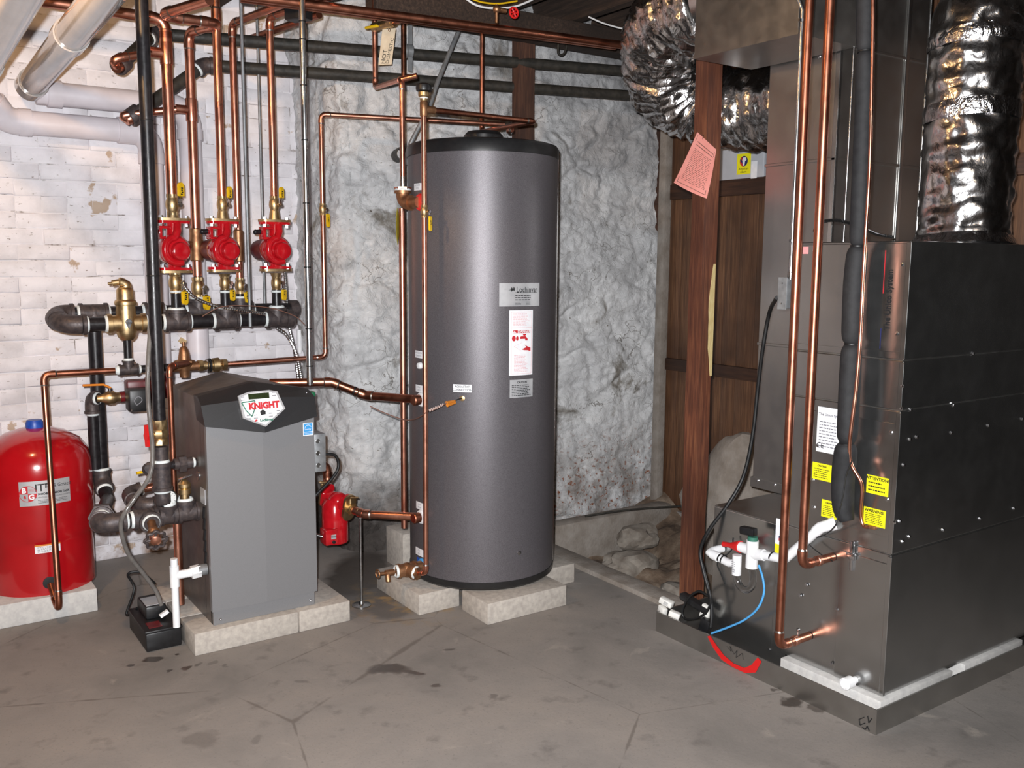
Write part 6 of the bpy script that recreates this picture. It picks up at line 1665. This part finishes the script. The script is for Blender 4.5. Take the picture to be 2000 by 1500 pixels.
l1 = tp_(1425, 1100); l2_ = tp_(1386, 1080); MB().path([lc + zup * .008, l1, l2_.lerp(l1, .12), l2_, l2_ + V(.02, .004, .004), l2_ + V(.07, .0, .006)], .0155, 16).cyl(l2_.lerp(l1, .15), l2_.lerp(l1, .45), .0185, 16).build('outlet_pipe', 'pvc_white', tr_)
ub = [lc - zup * .03] + [tp_(px, py) for px, py in ((1440, 1132), (1446, 1146), (1457, 1152), (1467, 1146), (1471, 1130))] + [tc - zup * .045]
MB().path(spline(ub, 6), .0135, 16).build('clear_bend', 'clear_plastic', tr_)
for px, py in ((1407, 1089), (1413, 1092), (1508, 1086)):
    p = tp_(px, py); MB().lathe([(.0162, -.003), (.0182, -.002), (.0182, .002), (.0162, .003)], p, (0, -1, -.25), 16, caps=False).build('wire_tie', 'black_rubber', tr_)
tag(MB().path(spline([tp_(1482, 1104, 2.60), tp_(1490, 1130, 2.59), tp_(1492, 1158, 2.59), tp_(1480, 1188, 2.585), tp_(1455, 1210, 2.58), tp_(1425, 1224, 2.575), tp_(1390, 1237, 2.567)], 6), .0042, 10).build('blue_tube', 'blue_tube'), 'thin blue tube curving from the trap to the pan edge', 'tube')
tag(MB().path(spline([tp_(1432, 1050, 2.66), tp_(1428, 1075, 2.65), tp_(1402, 1098, 2.62), tp_(1408, 1120, 2.63), tp_(1416, 1140, 2.64)], 5), .0028, 8).build('float_wire', 'black_rubber'), 'thin black wire hanging from the trap cap', 'wire')

# plugs, cords at the pan corner
def plug(label, px, py, X, size, rot, m='plug_white', prongs=True, nm='power_adapter'):
    q = V(*at(px, py, X=X)); root = thing(nm, label, 'plug', q - V(0, 0, size[2] / 2), 'plugs at the pan corner'); R = Matrix.Rotation(rot, 3, 'Z') @ Matrix.Rotation(.25, 3, 'X')
    MB().box(q, size, R, .004).build('shell', m, root)
    if prongs:
        f = flat_on(q + R @ V(-size[0] / 2, 0, 0), R @ V(0, -1, 0), R @ V(0, 0, 1)); b = MB(); f.lines(b, -size[1] * .1, size[1] * .35, -size[2] * .3, size[2] * .3, 5, .5, .001, 3); b.build('rating_print', 'print_grey', root, smooth=False)
    return root
plug('white plug adapter lying uppermost on the pan corner', 1302, 1176, 2.60, (.030, .058, .026), .3)
plug('white plug adapter tipped on its edge under the uppermost one', 1294, 1192, 2.59, (.024, .040, .034), -.2, prongs=False)
plug('white plug adapter nearest the red stroke on the pan edge', 1318, 1200, 2.585, (.028, .046, .024), .5, prongs=False)
plug('white plug adapter propped behind the black cord loop', 1378, 1196, 2.64, (.02, .04, .062), .1, prongs=False)
plug('black ribbed power adapter standing inside the pan', 1378, 1222, 2.625, (.03, .042, .06), .2, 'black_plastic', False)
q = V(*at(1358, 1178, X=2.64)); tag(MB().box(q, (.035, .15, .026), Matrix.Rotation(.16, 3, 'X'), .005).build('power_strip', 'black_plastic'), 'black power strip lying across the pan corner', 'power strip')
lp_ = [V(*at(*p, X=2.612)) for p in ((1385, 1165), (1365, 1155), (1345, 1168), (1333, 1192), (1338, 1208), (1360, 1208), (1380, 1195), (1388, 1172), (1384, 1150))]
tag(MB().path(spline(lp_, 7), .005, 10).build('cord_loop', 'black_rubber'), 'black cord coiled in a loop over the power strip', 'cord')

# ================================================================== TAGS, ALARM BOX
def P3(px, py, Y): return V(*at(px, py, Y=Y))
py_ = 2.765
cs_ = [P3(1362, 258, py_), P3(1399, 292, py_), P3(1376, 388, py_), P3(1312, 357, py_)]
n_ = 8; vs = []; fs = []
for j in range(n_ + 1):
    for i in range(n_ + 1):
        u, v = i / n_, j / n_
        p = cs_[0].lerp(cs_[1], u).lerp(cs_[3].lerp(cs_[2], u), v)
        vs.append(p + V(0, -.012 * (u - .5) ** 2 * 4 * v - .004 * math.sin(v * 3), 0))
for j in range(n_):
    for i in range(n_): a = j * (n_ + 1) + i; fs.append((a, a + 1, a + n_ + 2, a + n_ + 1))
k = len(vs); vs2 = [Vector(v) + V(0, .0008, 0) for v in vs]; fs2 = [tuple(reversed([x + k for x in f_])) for f_ in fs]
pt_ = thing('inspection_tag', 'pink paper inspection tag hanging crooked on the wood post', 'paper tag', cs_[2])
MB().add(vs + vs2, fs + fs2).build('paper', 'pink_paper', pt_)
def tagpt(u, v, k=.0012):
    p = cs_[0].lerp(cs_[1], u).lerp(cs_[3].lerp(cs_[2], u), v); return p + V(0, -.012 * (u - .5) ** 2 * 4 * v - .004 * math.sin(v * 3) - k, 0)
b = MB(); rr = random.Random(5)
def quad(u0, u1, v0, v1): b.add([tagpt(u0, v0), tagpt(u1, v0), tagpt(u1, v1), tagpt(u0, v1)], [(0, 1, 2, 3)])
for v0 in (.13, .19): quad(.15, .9, v0, v0 + .014)
for i in range(20):
    v0 = .27 + i * .031; u = .14
    while u < .85:
        w_ = rr.uniform(.05, .14); quad(u, min(u + w_, .88), v0, v0 + .009); u += w_ + .04
for u0, u1, v0, v1 in ((.06, .075, .04, .95), (.925, .94, .08, .95), (.06, .94, .945, .955)): quad(u0, u1, v0, v1)
b.build('printing', 'wire_brown', pt_, smooth=False)['kind'] = 'stuff'
hk = P3(1372, 272, py_ - .01); MB().path([hk, hk + V(.004, 0, .016), hk + V(.02, .012, .02)], .0012, 6).build('wire_hook', 'steel', pt_)

my_ = 3.94
ms = [P3(747, 57, my_), P3(773, 55, my_), P3(765, 126, my_), P3(739, 127, my_)]
mt_ = thing('manila_tag', 'manila card tag hand lettered in pen hanging by the overhead pipes', 'paper tag', ms[2])
un, vn = (ms[1] - ms[0]).normalized(), (ms[0] - ms[3]).normalized()
MB().add(ms + [p + V(0, .001, 0) for p in ms], [(0, 1, 2, 3), (7, 6, 5, 4), (0, 4, 5, 1), (1, 5, 6, 2), (2, 6, 7, 3), (3, 7, 4, 0)]).build('card', 'manila', mt_, smooth=False)
mc_ = sum(ms, Vector()) / 4; f = flat_on(mc_ + V(0, -.001, 0), un, vn); b = MB()
f.text(b, 'HOT', .030, -.010, -.045, 0, lift=.001, rot=1.45); f.text(b, 'DOMESTIC', .024, .016, -.02, 0, lift=.001, rot=1.45); b.build('handwriting', 'print_black', mt_, smooth=False)
MB().lathe([(.004, 0), (.007, 0), (.007, .002), (.004, .002)], mc_ + vn * .075 + un * .002, V(0, -1, 0), 12, caps=False).build('eyelet', 'bronze', mt_)
MB().path([mc_ + vn * .075, mc_ + vn * .10 + V(-.01, .02, .02), mc_ + V(-.02, .05, .16)], .001, 5).build('string', 'manila', mt_)

aX = 3.935
c0_ = V(*at(1385, 345, X=aX)); c1_ = V(*at(1491, 345, X=aX)); zt_ = V(*at(1440, 262, X=aX)).z
ab = thing('alarm_box', 'pale grey alarm cabinet with a yellow sticker on the board partition', 'alarm box', (aX, (c0_.y + c1_.y) / 2, c1_.z))
MB().bx(aX, 3.968, c1_.y, c0_.y, c1_.z, zt_, .004).build('cabinet', 'alarm_grey', ab, smooth=False)
yq = V(*at(1453, 320, X=aX)); f = flat_on((aX - .0005, yq.y, yq.z), (0, -1, 0), (0, 0, 1))
b = MB(); f.plate(b, -.048, .048, -.055, .055, .001, 1); ys = b.build('sticker', 'label_yellow', ab, smooth=False)
b = MB(); f.poly(b, [(.028 * math.cos(a), .014 + .028 * math.sin(a)) for a in [k * PI / 10 for k in range(20)]], .0015); b.build('emblem_disc', 'print_navy', ys, smooth=False)
b = MB(); f.poly(b, [(-.028, .02), (-.008, .0), (.0, -.014), (-.012, -.012), (-.024, 0)], .002); f.poly(b, [(-.024, .03), (-.006, .012), (-.004, .022), (-.016, .038)], .002); b.build('emblem_flame', 'print_red', ys, smooth=False)
b = MB(); f.poly(b, [(-.004, -.010), (.006, -.010), (.010, .014), (.020, .018), (.016, .034), (-.004, .034), (-.010, .02)], .0025); b.build('emblem_head', 'white_label', ys, smooth=False)
b = MB(); f.text(b, 'American', .018, 0, -.026, 0, lift=.002); f.text(b, 'Alarm', .018, 0, -.043, 0, lift=.002); b.build('lettering', 'print_black', ys, smooth=False)
wq = V(*at(1473, 326, X=aX)); MB().bx(aX - .0015, aX, wq.y - .02, wq.y + .02, wq.z - .06, wq.z + .03).build('notice', 'white_label', ab, smooth=False)

# ================================================================== OVERHEAD
for k, (lab_, dy, dz_) in enumerate((('overhead copper main nearest the camera of the pair', 0, 0), ('overhead copper main farther from the camera of the pair', .05, .004))):
    p0 = V(*at(600, 8, Z=2.54)) + V(0, dy, dz_); p1 = V(*at(1215, 88, Z=2.54)) + V(0, dy, dz_)
    pipe_run('copper_main', lab_, [p0 + (p0 - p1).normalized() * .25, p1], .0185, 'copper_dull')
mn0 = V(*at(600, 8, Z=2.54)); mn1 = V(*at(1215, 88, Z=2.54))
# hanger block at the left end of the mains
hb_ = V(*at(583, 26, Z=2.53)); tag(MB().box(hb_, (.07, .10, .06), Matrix.Rotation(.5, 3, 'Z'), .008).build('pipe_hanger', 'black_plastic'), 'dark pipe hanger bracket gripping the left end of the copper mains', 'hanger')
# beam over the stone wall
tag(MB().bx(1.98, 3.95, 3.98, 4.10, 2.635, 2.758, .006).build('beam', 'joist_wood', smooth=False), 'dark timber beam along the top of the rubble wall', 'beam')
bw = V(*at(800, 30, Y=3.95))
bv_ = thing('branch_valve', 'brass valve with a short yellow lever on the overhead branch', 'valve', bw)
b0 = V(*at(805, 34, Y=3.75)); b1 = V(*at(728, 54, Y=3.98))
MB().cyl(b0, b1.lerp(b0, .2), .0112, 14).build('pipe', 'copper_dull', bv_)
MB().cyl(b1.lerp(b0, .55), b1.lerp(b0, .0), .018, 14).hex(b1.lerp(b0, .5), b1.lerp(b0, .4), .021).hex(b1.lerp(b0, .12), b1.lerp(b0, .02), .021).build('body', 'brass', bv_)
MB().box(b1 + V(-.02, -.03, -.006), (.018, .075, .012), Matrix.Rotation(.35, 3, 'Z'), .004).build('lever', 'yellow', bv_)
ox, oy = vx(788, 90, 4.02), 4.02
tag(MB().cyl((ox, oy, hgt(150, ox, oy)), (ox, oy, 2.74), .012, 14).build('old_pipe', 'copper_dark'), 'dark tarnished pipe crossing behind the steam mains', 'pipe')
bs = thing('strap_hanger', 'galvanised strap hanger holding the upper steam main', 'hanger', (vx(803, 90, 4.05), 4.05, 2.45))
xx = vx(803, 90, 4.05)
MB().bx(xx - .012, xx + .012, 4.058, 4.062, hgt(140, xx, 4.06), 2.75).build('strap', 'conduit_grey', bs, smooth=False)
MB().lathe([(.030, -.014), (.033, -.013), (.033, .013), (.030, .014)], (xx, 4.19 - .12, hgt(100, xx, 4.07)), (1, -.18, .02), 18, caps=False).build('clamp', 'conduit_grey', bs)
gr = [V(*at(898, 55, Y=4.05)), V(*at(855, 160, Y=4.0)), V(*at(838, 210, Y=3.98)), V(*at(800, 285, Y=4.0)), V(*at(795, 320, Y=4.05))]
tag(MB().path(spline(gr, 6), .011, 12).build('grey_hose', 'conduit_grey'), 'grey flexible conduit slanting down behind the vacuum breaker', 'conduit')
dp0 = V(*at(937, 60, Y=4.02))
# loose wires and pieces between the joists
for lab_, pts_, m_, r in (('white cable sagging in an arc between the ceiling joists', ((905, -6), (930, 10), (960, 16), (1000, 14), (1030, 4), (1048, -6)), 'pvc_white', .005),
                          ('yellow cable sagging beside the white one between the ceiling joists', ((908, -8), (940, 4), (975, 7), (1010, 2)), 'yellow', .004),
                          ('white cable bundle crossing the joists near the flex duct', ((1150, 33), (1175, 44), (1200, 52), (1225, 58)), 'pvc_white', .004),
                          ('grey cable strung along the top of the rubble wall', ((780, 36), (860, 48), (930, 55), (1010, 60)), 'conduit_grey', .004)):
    tag(MB().path(spline([V(*at(*p, Y=3.7 if 'joists' in lab_ else 4.08)) for p in pts_], 6), r, 8).build('ceiling_cable', m_), lab_, 'cable')
tq = V(*at(970, 18, Y=3.62)); ov = thing('overhead_stop_valve', 'small overhead stop valve with a red wheel above the copper mains', 'valve', tq)
MB().cyl(tq + V(0, 0, -.06), tq + V(0, 0, .02), .008, 10).sphere(tq, .018, 10, 8).cyl(tq, tq + V(.05, 0, 0), .011, 10).build('body', 'bronze', ov)
wc = tq + V(.085, -.01, -.005); b = MB(); b.path([wc + V(.022 * math.cos(a), -.004, .022 * math.sin(a)) for a in [2 * PI * k / 20 for k in range(21)]], .005, 8, False)
for k in range(3): a = k * PI / 3; b.cyl(wc + V(-.022 * math.cos(a), -.004, -.022 * math.sin(a)), wc + V(.022 * math.cos(a), -.004, .022 * math.sin(a)), .004, 6)
b.build('wheel', 'red_plastic', ov)
# bent iron hook hanging under the mains
hkp = [V(*at(*p, Y=4.0)) for p in ((1095, 40), (1090, 95), (1092, 106), (1100, 106), (1106, 92), (1112, 40))]
tag(MB().path(spline(hkp, 6), .006, 8).build('pipe_hook', 'steam_pipe'), 'bent iron hook hanging below the copper mains', 'hook')
